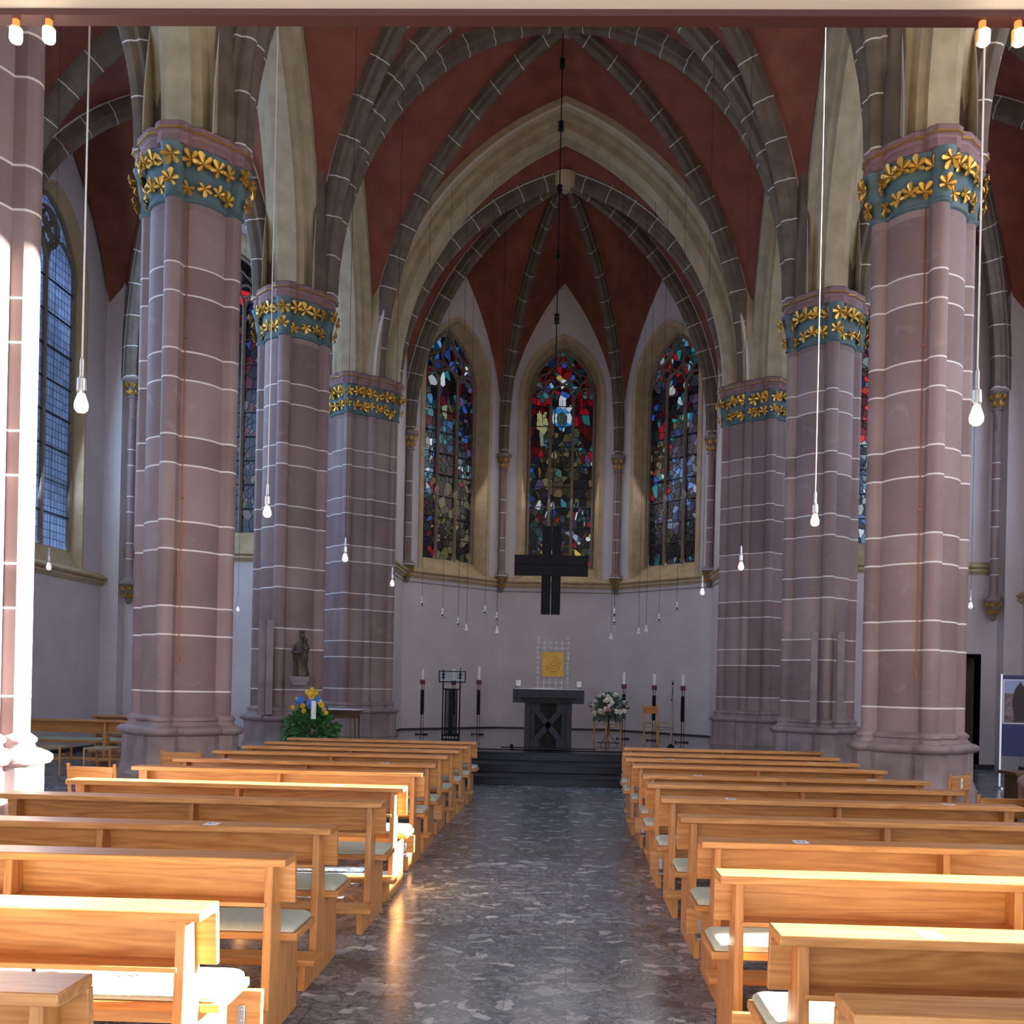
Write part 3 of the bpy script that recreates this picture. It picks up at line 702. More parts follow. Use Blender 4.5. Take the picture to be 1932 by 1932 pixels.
WN = [0]
def window(F, c, hw, zb, zs, za, kind, seed, lights=3, band=.13, splay=.3, depth=.42, label=None):
    if kind is None: lights = 0
    WN[0] += 1
    w = thing('window_%d' % WN[0], label, None, kind='structure')
    rnd = random.Random(seed)
    I = arch2d(hw, zb, zs, za); O_ = arch2d(hw + splay * .6, zb - .42, zs, za + splay * .62); B_ = arch2d(hw + splay * .6 + band, zb - .42, zs, za + splay * .62 + band * 1.1)
    mb = MB(); n = len(I)
    vs = [F(c + x, z, -.03) for x, z in B_] + [F(c + x, z, -.03) for x, z in O_] + [F(c + x, z, depth) for x, z in I] + [F(c + x, z, .03) for x, z in B_]
    fs = []
    for i in range(n - 1):
        fs.append((i, i + 1, n + i + 1, n + i)); fs.append((n + i, n + i + 1, 2 * n + i + 1, 2 * n + i)); fs.append((i, i + 1, 3 * n + i + 1, 3 * n + i))
    mb.add(vs, fs)
    mb.build('window_surround', m_ochre, w, ang=30)
    sl = MB(); k = hw + splay * .6
    sl.add([F(c - k, zb - .42, -.03), F(c + k, zb - .42, -.03), F(c + hw, zb, depth), F(c - hw, zb, depth), F(c - k, zb - .6, -.03), F(c + k, zb - .6, -.03)], [(0, 1, 2, 3), (4, 5, 1, 0)])
    sl.build('window_sill', m_ochre, w)
    if lights == 0: return w
    tr = MB(); d0, d1 = depth - .06, depth + .06
    bar2d(tr, F, [(c + x, z) for x, z in arch2d(hw - .035, zb, zs, za - .045)], .09, d0, d1)
    if lights == 3:
        mx_ = [-hw / 3, hw / 3]; lw = hw / 3
    else: mx_ = [0]; lw = hw / 2
    for x in mx_: bar2d(tr, F, [(c + x, zb), (c + x, zs + .05)], .075, d0, d1)
    ctr = [(-2 * lw, zs - .05), (0, zs + .05), (2 * lw, zs - .05)] if lights == 3 else [(-lw, zs), (lw, zs)]
    for x, z in ctr:
        a = arch2d(lw, z - .0, z, z + lw * 1.25, 6)[1:-1]; bar2d(tr, F, [(c + x + p[0], p[1]) for p in a], .055, d0, d1)
    H = za - zs
    if lights == 3:
        for sx in (-1, 1):
            bar2d(tr, F, [(c + p[0], p[1]) for p in circ(sx * hw * .36, zs + H * .30, hw * .15, 12)], .045, d0, d1)
            bar2d(tr, F, [(c + p[0], p[1]) for p in circ(sx * hw * .70, zs + H * .24, hw * .19, 12)], .045, d0, d1)
            bar2d(tr, F, [(c + sx * hw * p, zs + H * q) for p, q in ((.95, .02), (.72, .45), (.42, .52), (.22, .66), (.06, .92))], .05, d0, d1)
            bar2d(tr, F, [(c + sx * hw * p, zs + H * q) for p, q in ((0, .30), (.20, .40), (.26, .55), (.12, .70), (0, .74))], .05, d0, d1)
            bar2d(tr, F, [(c + sx * hw * p, zs + H * q) for p, q in ((.42, .52), (.52, .44), (.58, .34))], .04, d0, d1)
        bar2d(tr, F, [(c, zs + H * .74), (c, zs + H * .96)], .045, d0, d1)
    else:
        bar2d(tr, F, [(c + p[0], p[1]) for p in circ(0, zs + H * .52, hw * .36, 18)], .06, d0, d1)
        for k in range(4):
            a = k * pi / 2; bar2d(tr, F, [(c + p[0], p[1]) for p in circ(hw * .16 * math.cos(a), zs + H * .52 + hw * .16 * math.sin(a), hw * .15, 10)], .03, d0, d1)
    tr.build('tracery', m_trac, w, ang=30)
    if kind:
        bars = MB(); nb = int((zs - zb) / .52) if kind != 'clear' else int((zs - zb) / .62)
        for k in range(1, nb + 1):
            z = zb + (zs - zb) * k / (nb + .3); p, q = F(c - hw, z, depth - .02), F(c + hw, z, depth - .02)
            bars.tube([p, q], .016 if kind != 'clear' else .022, 5)
        bars.build('saddle_bars', m_skirt, w)
        if kind == 'clear':
            sh = []; cw, ch = .115, .155
            for i in range(int(2 * hw / cw) + 1):
                for j in range(int((za - zb) / ch) + 1):
                    x0, z0 = -hw + i * cw, zb + j * ch
                    pol = [(x0 + .006, z0 + .006), (x0 + cw - .006, z0 + .006), (x0 + cw - .006, z0 + ch - .006), (x0 + .006, z0 + ch - .006)]
                    J = I
                    for a, b in zip(J, J[1:] + J[:1]):
                        ex, ez = b[0] - a[0], b[1] - a[1]; pol = clip(pol, ez, -ex, ez * a[0] - ex * a[1])
                        if len(pol) < 3: break
                    if len(pol) >= 3:
                        t = (z0 - zb) / (za - zb); k = rnd.uniform(.8, 1.2) * (.75 + 1.2 * max(0, math.sin(t * 9 + i * .1)) ** 2 * .5)
                        sh.append((pol, (.115 * k, .20 * k, .42 * k)))  # sky blue daylight painted into the clear panes
            glass_obj(F, c, I, sh, m_gl_blue, w, depth + .01)
        else:
            seeds = []
            N_ = int(hw * (za - zb) * 70)
            for _ in range(N_):
                seeds.append((rnd.uniform(-hw, hw), rnd.uniform(zb, za)))
            # a few bundles of slender slips
            for _ in range(26):
                bx, bz, sl_ = rnd.uniform(-hw, hw), rnd.uniform(zb, zs), rnd.uniform(-.4, .4)
                for k in range(5):
                    for j in range(2): seeds.append((bx + k * .032 + j * .02, bz + k * .04 * sl_ + j * rnd.choice((.10, .17, .24))))
            fn = {'c': design_center, 'l': design_left, 'r': design_right, 'el': design_eastl, 'er': design_eastr}[kind](rnd)
            sh = inset_shards(I, seeds, 1.25, .008, fn)
            if kind == 'c':    # haloed seated figure with raised hand, drawn in larger pieces
                def blob(cx, cz, rx, rz, col, n=14, a=0): sh.append(([(cx + rx * math.cos(2 * pi * i / n + a), cz + rz * math.sin(2 * pi * i / n + a)) for i in range(n)], col))
                over = []
                base = len(sh)
                def seg(pts, col): over.append((pts, col))
                for k in range(10):
                    a0, a1 = 2 * pi * k / 10 + .03, 2 * pi * (k + 1) / 10 - .03
                    seg([(.15 * math.cos(a0), 8.78 + .17 * math.sin(a0)), (.27 * math.cos(a0), 8.78 + .27 * math.sin(a0)), (.27 * math.cos(a1), 8.78 + .27 * math.sin(a1)), (.15 * math.cos(a1), 8.78 + .17 * math.sin(a1))], WHT if k in (0, 4, 5, 9) else (.04, .26, .62))
                seg([(-.13, 8.62), (0, 8.5), (.13, 8.62), (.14, 8.85), (0, 8.98), (-.14, 8.85)], (.03, .05, .06))
                seg([(-.09, 8.7), (-.005, 8.58), (-.005, 8.9), (-.09, 8.86)], (.22, .28, .14)); seg([(.005, 8.58), (.09, 8.7), (.09, 8.86), (.005, 8.9)], (.12, .17, .09))
                seg([(-.07, 8.79), (-.02, 8.785), (-.02, 8.80), (-.07, 8.805)], BLK); seg([(.02, 8.785), (.07, 8.79), (.07, 8.805), (.02, 8.80)], BLK); seg([(-.03, 8.655), (.03, 8.655), (0, 8.645)], BLK)
                seg([(-.68, 8.5), (-.55, 8.42), (-.5, 8.62), (-.56, 8.72), (-.68, 8.68)], (.45, .42, .2))
                for k in range(3): seg([(-.67 + k * .05, 8.7), (-.635 + k * .05, 8.7), (-.64 + k * .04, 8.98 - .06 * abs(k - 1)), (-.665 + k * .04, 8.98 - .06 * abs(k - 1))], (.5, .46, .22))
                seg([(-.6, 8.4), (-.5, 8.38), (-.48, 8.0), (-.56, 8.0)], (.25, .3, .2))
                for k in range(4): seg([(-.1 + k * .05 + .01, 9.06), (-.05 + k * .05, 9.06), (-.05 + k * .045, 9.32), (-.1 + k * .05 + .01, 9.32)], WHT)
            else: over = []
            glass_obj(F, c, I, sh, m_gl_apse, w, depth + .015)
            if over:
                mb = MB(); cols = []
                for P, cc in over:
                    n = len(P); mb.add([F(c + x, z, depth + .012) for x, z in P] + [F(c + x, z, depth + .016) for x, z in P], [tuple(range(n))] + [(i, (i + 1) % n, n + (i + 1) % n, n + i) for i in range(n)])
                    cols += [cc] * (n + 1)
                o = mb.build('glass_figure', m_gl_apse, w, flip=True)
                ca = o.data.color_attributes.new('Col', 'FLOAT_COLOR', 'CORNER')
                for p in o.data.polygons:
                    for li in p.loop_indices: ca.data[li].color = (*cols[p.index], 1)
    return w

ZT = 13.6
facets = [(APX[i], APX[i + 1]) for i in range(5)]
wn = 0
for i, (a, b) in enumerate(facets):
    U = (b[0] - a[0], b[1] - a[1]); L_ = math.hypot(*U); Nn = (-U[1], U[0])
    if Nn[0] * a[0] + Nn[1] * (a[1] - 21) < 0: Nn = (U[1], -U[0])
    Nn = (U[1], -U[0]) if (Nn[0] * ((a[0] + b[0]) / 2) + Nn[1] * ((a[1] + b[1]) / 2 - 21.5)) < 0 else Nn
    F = frm(a, U, Nn)
    if 0 < i < 4:
        hw = .91
        wall('wall_apse_%d' % i, F, 0, L_, .42, ZT, [(L_ / 2, hw + .114, 4.33, 9.25, 10.66 + .118)], m_wall)
        window(F, L_ / 2, hw, 4.75, 9.25, 10.66, 'lcr'[i - 1], 11 + i, splay=.19, band=.12)
    else:
        wall('wall_apse_%d' % i, F, 0, L_, .42, ZT, [], m_wall)
    sk = MB(); sk.prism([(0, .42), (L_, .42), (L_, .455), (0, .455)], lambda s, z, d: F(s, z, d), -.02, .0); tag(sk.build('baseboard_apse_%d' % i, m_skirt), kind='structure')
# string course round the apse
def poly_sweep(pts, prof, name, mat, inward):
    mb = MB(); vs = []; n = len(prof)
    for i, p in enumerate(pts):
        p = Vector((p[0], p[1], 0)); dn = Vector((0, 0, 0)); ks = 0
        ns = []
        for (q, r_) in ((i - 1, i), (i, i + 1)):
            if q < 0 or r_ >= len(pts): continue
            d = Vector((pts[r_][0] - pts[q][0], pts[r_][1] - pts[q][1], 0)).normalized(); ns.append(Vector((d.y, -d.x, 0)) * inward)
        nn = ns[0] if len(ns) == 1 else (ns[0] + ns[1]).normalized() / max(.5, (ns[0] + ns[1]).normalized().dot(ns[0]))
        for (o_, z) in prof: vs.append(p + nn * o_ + Vector((0, 0, z)))
    fs = [(i * n + k, i * n + k + 1, (i + 1) * n + k + 1, (i + 1) * n + k) for i in range(len(pts) - 1) for k in range(n - 1)]
    mb.add(vs, fs); return mb.build(name, mat, ang=25)
STR = [(0, 0), (.03, .0), (.06, .04), (.10, .06), (.10, .09), (.06, .12), (.12, .15), (.12, .18), (0, .27)]
o = poly_sweep(APX, [(a, b + 4.14) for a, b in STR], 'trim_1', m_ochre, 1); tag(o, kind='structure')
o = poly_sweep(APX, [(.01, 4.035), (.02, 4.04), (.02, 4.05), (.01, 4.055)], 'trim_2', m_trac, 1); tag(o, kind='structure')
# wall shafts with corbel and capital
def wall_shaft(x, y, z0, z1, label, r=.085, grp='wall shafts'):
    t = thing('wall_shaft', label, 'shaft', (x, y, 0), group=grp)
    m = MB(); m.lathe([(.02, z0 - .42), (.05, z0 - .40), (.07, z0 - .30), (.12, z0 - .14), (.17, z0 - .02), (.18, z0)], n=14); m.build('corbel', m_trac, t)
    m = MB(); rnd = random.Random(5)
    for row, (z, rr_) in enumerate(((z0 - .24, .10), (z0 - .09, .15))):
        for k in range(8):
            a = 2 * pi * (k + .5 * row) / 8; Nn = Vector((math.cos(a), math.sin(a), -.4)).normalized(); T = Vector((-math.sin(a), math.cos(a), 0)); U = Nn.cross(T); U = U if U.z > 0 else -U
            leaf_geo(m, Vector((rr_ * math.cos(a), rr_ * math.sin(a), z)), T, U, Nn, .06, 0)
    m.build('corbel_foliage', m_gold, t, ang=20)
    m = MB(); m.lathe([(.19, z0), (.19, z0 + .05), (.13, z0 + .09), (r + .02, z0 + .12), (r, z0 + .15), (r, z1 - .38)], n=14)
    m.lathe([(r + .03, z1 - .4), (r + .03, z1 - .37)], n=14); m.build('shaft', m_pier, t)
    m = MB(); m.lathe([(r, z1 - .38), (r + .02, z1 - .2), (r + .09, z1 - .07), (r + .11, z1 - .05)], n=14); m.build('capital', m_trac, t)
    m = MB()
    for row, (z, rr_) in enumerate(((z1 - .28, r + .02), (z1 - .14, r + .06))):
        for k in range(8):
            a = 2 * pi * (k + .5 * row) / 8; Nn = Vector((math.cos(a), math.sin(a), -.3)).normalized(); T = Vector((-math.sin(a), math.cos(a), 0)); U = Nn.cross(T); U = U if U.z > 0 else -U
            leaf_geo(m, Vector((rr_ * math.cos(a), rr_ * math.sin(a), z)), T, U, Nn, .06, 0)
    m.build('capital_foliage', m_gold, t, ang=20)
    m = MB(); m.lathe([(r + .08, z1 - .06), (r + .12, z1 - .04), (r + .12, z1 + .03), (r + .08, z1 + .06)], n=8); m.build('abacus', m_plinth, t)
    m = MB(); m.lathe([(r * 1.2, z1 + .05), (r * 1.2, z1 + .6)], n=12); m.build('rib_stem', m_ribp, t)
    return t
for (x, y), lb in zip(APX[1:5], ('at the left end of the apse beside the left stained window', 'between the left and the middle stained window', 'between the middle and the right stained window', 'at the right end of the apse beside the right stained window')):
    ix, iy = x * .975, 21.5 + (y - 21.5) * .975
    wall_shaft(ix, iy, 4.42, 7.62, 'wall shaft ' + lb, grp='apse wall shafts')
wall_shaft(-9.2, 20.3, 3.55, 7.95, 'dark slim wall shaft on gilded corbel in the far left aisle corner', grp='aisle wall shafts')
wall_shaft(9.2, 20.3, 3.55, 7.95, 'dark slim wall shaft on gilded corbel in the far right aisle corner', grp='aisle wall shafts')

# ------------------------------------------------------------------ aisle walls
for sx, sd in ((-1, 'left'), (1, 'right')):
    # east wall of aisle
    F = frm((sx * 4.6, EY), (sx, 0), (0, 1))
    c = 7.36 - 4.6
    if sx < 0:
        wall('wall_east_left', F, 0, WX - 4.6 + .05, 0, 15, [(c, .9 + .18, 4.83 - .42, 9.8, 11.1 + .19)], m_wall)
    else:
        # doorway cut: panels round the opening
        mb = MB()
        wall('wall_east_right', F, 0, WX - 4.6 + .05, 2.36, 15, [(c, .9 + .18, 4.83 - .42, 9.8, 11.1 + .19)], m_wall)
        m = MB(); m.box(4.6, 8.0, EY, EY + .1, 0, 2.36); m.box(9.0, WX + .05, EY, EY + .1, 0, 2.36); tag(m.build('wall_east_right_lower', m_wall), kind='structure')
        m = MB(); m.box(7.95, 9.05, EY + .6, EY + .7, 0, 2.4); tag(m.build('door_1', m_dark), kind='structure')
        m = MB(); m.box(7.9, 8.0, EY, EY + .62, 0, 2.4); m.box(9.0, 9.1, EY, EY + .62, 0, 2.4); m.box(7.9, 9.1, EY, EY + .62, 2.36, 2.45); tag(m.build('trim_3', m_trac), kind='structure')
    window(F, c, .9, 4.83, 9.8, 11.1, 'el' if sx < 0 else 'er', 31 + sx)
    m = MB(); F3 = lambda a, b, t_: (t_, EY - a, b)
    m.prism([(a, b + 4.14) for a, b in STR], F3, sx * 4.6, sx * WX); tag(m.build('trim_%d' % (4 if sx < 0 else 5), m_ochre), kind='structure')
    # outer wall along Y
    F = frm((sx * WX, 0), (0, 1), (sx, 0))
    wins = []
    for y in (.6, 5.0, 9.4, 13.8, 18.2):
        h_, b_, y_ = (1.08, 4.12, y)
        if sx > 0 and y == 5.0: b_, y_ = 2.9, 4.7  # unseen right window, lowered and shifted to let sun onto the near pews
        if sx > 0 and y == 9.4: h_, y_, b_ = .82, 9.1, 4.88  # unseen right window, narrowed and raised to keep sun off the aisle floor
        wins.append((y_, h_ + .12, b_ - .42, 9.5, 10.95 + .124))
    wall('wall_' + sd, F, -8, EY + .05, 0, 15.5, wins, m_wall)
    for y in (.6, 5.0, 9.4, 13.8, 18.2):
        if sx < 0: k = 'clear'
        else: k = 'er' if y > 12 else None  # unseen right windows: far panes added to block sun, near ones left open
        h_, b_, y_ = (1.08, 4.12, y)
        if sx > 0 and y == 5.0: b_, y_ = 2.9, 4.7  # same sun-shaping sill and shift as the wall opening
        if sx > 0 and y == 9.4: h_, y_, b_ = .82, 9.1, 4.88  # same sun-trimming size as the wall opening
        window(F, y_, h_, b_, 9.5, 10.95, k, int(y * 10) + 3, lights=2, splay=.2, band=.05, depth=.2)
    m = MB(); F4 = (lambda a, b, t_: (-WX + a, t_, b)) if sx < 0 else (lambda a, b, t_: (WX - a, t_, b))
    m.prism([(a * 1.3, b + 3.50) for a, b in STR], F4, -8, EY); tag(m.build('trim_%d' % (6 if sx < 0 else 7), m_ochre), kind='structure')
    m = MB(); m.box(*sorted((sx * (WX - .02), sx * WX)), -8, EY, 0, .1); m.box(*sorted((sx * 5, sx * WX)), EY - .02, EY, 0, .1); tag(m.build('baseboard_' + sd, m_skirt), kind='structure')
    # end pilaster at the corner and pier masonry beside the apse
    m = MB(); m.box(*sorted((sx * 9.42, sx * WX)), 20.28, EY, 0, 12.3); tag(m.build('wall_pilaster_' + sd, m_wall), kind='structure')
    m = MB(); m.box(*sorted((sx * 3.76, sx * 4.7)), 20.55, 21.1, 0, 15); tag(m.build('wall_chancel_' + sd, m_wall), kind='structure')
# unseen roof shell and upper rear wall, added to keep the daylight out
m = MB(); m.box(-WX - .7, WX + .7, -8, 26.5, 15.5, 15.8); m.box(-WX, -3.8, 21.3, 21.4, 0, 15.5); m.box(3.8, WX, 21.3, 21.4, 0, 15.5); m.box(-WX, WX, -8.2, -8, 4.7, 15.5); tag(m.build('ceiling', m_trac), kind='structure')

# ------------------------------------------------------------------ organ gallery over the camera
g = thing('ceiling', None, None, kind='structure')
m = MB(); m.box(-4.3, 4.3, -7, 4.2, 4.575, 4.9); m.build('gallery_soffit', m_cream, g)
m = MB(); m.box(-4.3, 4.3, 4.2, 4.272, 4.545, 4.95); m.build('gallery_beam', m_maroon, g)
m = MB(); m.box(-4.3, 4.3, 4.2, 4.26, 4.95, 5.9); m.build('gallery_parapet', m_cream, g)
for i, x in enumerate((-2.269, -2.118, 2.038, 2.192)):
    t = thing('spot_lamp', ('small glowing spotlight under the gallery beam, ' + ('outer one at the top left', 'inner one at the top left', 'inner one at the top right', 'outer one at the top right')[i]), 'lamp', (x, 4.235, 4.487), group='gallery spotlights')
    m = MB(); m.lathe([(.016, .02), (.016, .06)], n=12); m.lathe([(.026, -.035), (.026, .022)], n=14); m.build('lamp_housing', m_amber, t)
    m = MB(); m.lathe([(.021, -.045), (.027, -.035), (.027, .012)], (.004, -.006, 0), n=14); m.build('lamp_lens', m_lamp, t)

# ------------------------------------------------------------------ pews
PL = 2.545
def panel_prof(): return [(-.17, 0), (.49, 0), (.49, .40), (.22, .40), (.175, .775), (.07, .775), (.04, .135), (-.17, .135)]
def make_pew(folded, name='church_pew'):
    t = thing(name, 'x', 'pew')
    m = MB(); m.box(0, PL, 0, .175, .775, .81); bevel(m.build('book_ledge', m_wood, t), .005)
    m = MB(); m.prism([(.165, .585), (.19, .585), (.178, .775), (.150, .775)], YZ, 0, PL); bevel(m.build('backrest', m_wood, t), .004)
    m = MB(); m.box(.10, PL - .10, .055, .175, .585, .605); bevel(m.build('book_shelf', m_wood, t), .003)
    for x in (.075, PL / 2 - .019, PL - .113):
        m = MB(); m.prism(panel_prof(), YZ, x, x + .038); bevel(m.build('end_panel' if abs(x - PL / 2) > .1 else 'middle_support', m_woodz, t), .004)
    m = MB(); m.box(0, PL, .20, .525, .40, .435); bevel(m.build('seat', m_wood, t), .006)
    if folded:
        m = MB(); m.prism([(-.235, .165), (-.205, .165), (-.195, .31), (-.225, .31)], YZ, 0.02, PL - .02); k = bevel(m.build('kneeler', m_wood, t), .004)
        for x in (.10, PL - .10):
            m = MB(); m.box(x - .014, x + .014, -.243, -.235, .17, .25); m.box(x - .018, x + .018, -.243, -.12, .128, .142)
            for z in (.235, .19): m.tube([(x, -.246, z), (x, -.242, z)], .005, 6)
            bevel(m.build('hinge', m_bracket, k), .003)
    else:
        m = MB(); m.box(0.02, PL - .02, -.20, -.03, .137, .168); k = bevel(m.build('kneeler', m_wood, t), .004)
    return t
pew_dn = make_pew(False); pew_up = make_pew(True)
used = {}
def rounded(mb, x0, x1, y0, y1, z0, z1, r=.03):
    rr = []
    for z, o in ((z0, .006), (z0 + .012, 0), (z0 + (z1 - z0) * .5, .0), (z1 - .012, .006), (z1 - .003, .02), (z1, .045)):
        q = []; X0, X1, Y0, Y1 = x0 + o, x1 - o, y0 + o, y1 - o
        for cx, cy, a in ((X1 - r, Y1 - r, 0), (X0 + r, Y1 - r, 1), (X0 + r, Y0 + r, 2), (X1 - r, Y0 + r, 3)):
            for k in range(4): t = (a + k / 3) * pi / 2; q.append((cx + r * math.cos(t), cy + r * math.sin(t), z))
        rr.append(q)
    mb.rings(rr)
def make_cushion():
    t = thing('seat_cushion', 'x', 'cushion')
    m = MB(); rounded(m, .012, PL - .012, .205, .515, 0, .042); m.build('cushion_pad', m_cush, t, ang=60)
    m = MB(); pp = [(.02, .21, .008), (PL - .02, .21, .008), (PL - .02, .51, .008), (.02, .51, .008), (.02, .21, .008)]
    m.tube(pp, .006, 6); m.build('piping', m_cusht, t)
    return t
cush0 = make_cushion()
LROW = [(-.956, 2.318), (-.93, 3.167), (-.929, 4.132), (-.952, 5.016), (-.896, 6.125), (-.907, 7.03), (-.946, 8.19), (-.951, 9.07), (-.972, 10.15), (-.949, 11.0), (-.927, 11.78), (-.904, 12.66)]
RROW = [(1.0, 2.35), (.983, 3.082), (.946, 4.035), (.994, 4.924), (.99, 5.825), (.972, 6.80), (.953, 7.76), (.979, 8.55), (.96, 9.61), (.936, 10.44), (.962, 11.27), (1.03, 12.25)]
ordn = ['front', 'second', 'third', 'fourth', 'fifth', 'sixth', 'seventh', 'eighth', 'ninth', 'tenth', 'eleventh', 'twelfth']
def text_obj(s, size, loc, rot, mat, parent, name='number'):
    cu = bpy.data.curves.new(name, 'FONT'); cu.body = s; cu.size = size; cu.align_x = 'CENTER'; cu.align_y = 'CENTER'; cu.extrude = .0004
    cu.materials.append(mat); tmp = bpy.data.objects.new('tmp', cu); COL.objects.link(tmp); bpy.context.view_layer.update()
    me = bpy.data.meshes.new_from_object(tmp.evaluated_get(bpy.context.evaluated_depsgraph_get())); bpy.data.objects.remove(tmp)
    o = bpy.data.objects.new(name, me); COL.objects.link(o); o.location = loc; o.rotation_euler = rot; o.parent = parent
    return o
first = {True: True, False: True, 'c': True}
for side, rows in (('left', LROW), ('right', RROW)):
    for i, (x, y) in enumerate(rows):
        n = i + 1
        folded = (side == 'left' and n in (3, 7, 9)) or (side == 'right' and n in (3, 5, 7, 9))
        src = pew_up if folded else pew_dn
        if first[folded]: p = src; first[folded] = False
        else: p = copy_tree(src); [bpy.data.objects.remove(q) for q in list(p.children) if q.name.startswith('number_sticker') or q.name.startswith('coat')]
        p.location = (x - PL if side == 'left' else x, y, 0)
        pos = '%s from the altar' % ordn[12 - n] if n < 12 else 'first before the altar'
        if n == 1: pos = 'rearmost row at the bottom edge'
        ex = ', kneeler folded up' if folded else ''
        p['label'] = 'honey pine pew %s of the centre aisle, %s%s' % (side, pos, ex); p['group'] = 'pews %s of the aisle' % side
        if n % 2 == 0:
            for k, xx in enumerate((.5, PL - .5) if n != 4 else ((PL - .66,) if side == 'left' else (.52,))):
                m = MB(); m.box(-.035, .035, -.045, .045, 0, .001); s = m.build('number_sticker', m_paper, p); s.location = (xx, .07, .8102)
                s['label'] = 'white paper number label stuck on the ledge'
                if n == 4: text_obj('21' if side == 'left' else '22', .05, (0, 0, .0014), (0, 0, 0), m_ink, s)
                else:
                    m = MB(); m.box(-.016, -.003, -.018, .018, 0, .0006); m.box(.004, .016, -.018, .018, 0, .0006); q = m.build('number_mark', m_ink, s); q.location = (0, 0, .001)
        if n in (1, 2):
            m = MB(); m.tube([(0, 0, 0), (.004, -.01, -.06), (.0, -.02, -.11), (-.015, -.03, -.14), (-.035, -.035, -.145)], .007, 7)
            h = m.build('coat_hook', m_black, p); h.location = (PL - .62 if side == 'left' else .62, .10, .585)
        c = cush0 if first['c'] else copy_tree(cush0); first['c'] = False
        c.location = (p.location.x, y, .4355)
        c['label'] = 'long sage green seat cushion on the %s pew, %s' % (side, pos); c['group'] = 'seat cushions on the %s pews' % side
        if side == 'left' and n == 2:
            m = MB()
            for k in (0, 1): m.tube([(PL - .40 - k * .3 + .035 * math.cos(a * pi / 8), .35 + .02 * math.sin(a * pi / 8), .0425) for a in range(17)], .0015, 4); m.tube([(PL - .42 - k * .3, .345, .0428), (PL - .40 - k * .3, .355, .0428), (PL - .38 - k * .3, .345, .0428)], .0015, 4)
            m.build('embroidered_emblem', m_red, c)
# aisle pews (far left)
for i, (x, y, rz, lb) in enumerate(((-10.0 + .55, 16.3, 0, 'dim pine pew standing in the left aisle behind the rush stools'), (-8.75, 17.9, .14, 'dim pine pew set askew in the left aisle, rearmost there'))):
    p = copy_tree(pew_dn)
    for q in list(p.children):
        if q.name.startswith('number_sticker') or q.name.startswith('coat'):
            for z in list(q.children): bpy.data.objects.remove(z)
            bpy.data.objects.remove(q)
    p.location = (x, y, 0); p.rotation_euler = (0, 0, rz); p['label'] = lb; p['group'] = 'pews in the left aisle'
    p.scale = (1.35, 1, 1) if i == 0 else (.7, 1, 1.02)
    c = copy_tree(cush0); c.location = (x + (.19 if i else 0) * 0, y, .4355); c.rotation_euler = (0, 0, rz); c.scale = p.scale; c.location.z = .4355 * p.scale[2] + .001
    for q in list(c.children):
        if q.name.startswith('embroid'): bpy.data.objects.remove(q)
    c['label'] = 'green seat cushion on the ' + ('near' if i == 0 else 'askew') + ' pew in the left aisle'; c['group'] = 'cushions in the left aisle'

# white leaflets on pews
for x, y, z, lb in ((-1.16, 11.98 - .9 + .28, .482, 'white leaflet lying on the green cushion of a front left pew'), (1.2, 11.35 + .3, .482, 'white leaflet lying on the green cushion of a front right pew')):
    m = MB(); m.box(x - .11, x + .11, y - .07, y + .07, z, z + .003); tag(m.build('leaflet', m_paper), lb, 'leaflet')

# ------------------------------------------------------------------ chairs
def make_chair(back=True, name='rush_chair'):
    t = thing(name, 'x', 'chair' if back else 'stool')
    w, d = .21, .19
    for sx in (-1, 1):
        m = MB(); m.lathe([(.016, 0), (.018, .2), (.019, .44)], (sx * w, d, 0), 10); m.build('leg', m_woodz, t)
        m = MB(); m.tube([(sx * w, -d, 0), (sx * w, -d, .44), (sx * w, -d - (.05 if back else 0), .80 if back else .45)], [.017, .019, .016], 10); m.build('leg', m_woodz, t)
        for zz in (.34, .17):
            m = MB(); m.tube([(sx * w, -d, zz), (sx * w, d, zz)], .009, 8); m.build('stretcher', m_woody, t)
    for yy, zz in ((d, .30), (-d, .25)):
        m = MB(); m.tube([(-w, yy, zz), (w, yy, zz)], .009, 8); m.build('stretcher', m_wood, t)
    m = MB()
    seat = [(-w - .01, -d, .44), (w + .01, -d, .44), (w + .01, d, .44), (-w - .01, d, .44)]
    n = 8; vs = []
    for i in range(n + 1):
        for j in range(n + 1):
            u, v = i / n * 2 - 1, j / n * 2 - 1; dip = -.02 * (1 - u * u) * (1 - v * v)
            vs.append((u * (w + .012), v * (d + .012), .452 + dip + .006 * (1 - max(abs(u), abs(v)))))
    fs = [(i * (n + 1) + j, (i + 1) * (n + 1) + j, (i + 1) * (n + 1) + j + 1, i * (n + 1) + j + 1) for i in range(n) for j in range(n)]
    k = len(vs); vs += [(x, y, .418) for x, y, z in vs]; fs += [tuple(q + k for q in f)[::-1] for f in fs]
    rim = [j for j in range(n + 1)] + [(n + 1) * i + n for i in range(1, n + 1)] + [(n + 1) * n + j for j in range(n - 1, -1, -1)] + [(n + 1) * i for i in range(n - 1, 0, -1)]
    for a, b in zip(rim, rim[1:] + rim[:1]): fs.append((a, b, b + k, a + k))
    m.add(vs, fs); m.build('rush_seat', m_rush, t)
    if back:
        m = MB(); m.box(-w + .01, w - .01, -d - .062, -d - .028, .62, .775); bevel(m.build('back_panel', m_wood, t), .006)
    return t
ch = make_chair(); st_ = make_chair(False, 'rush_stool')
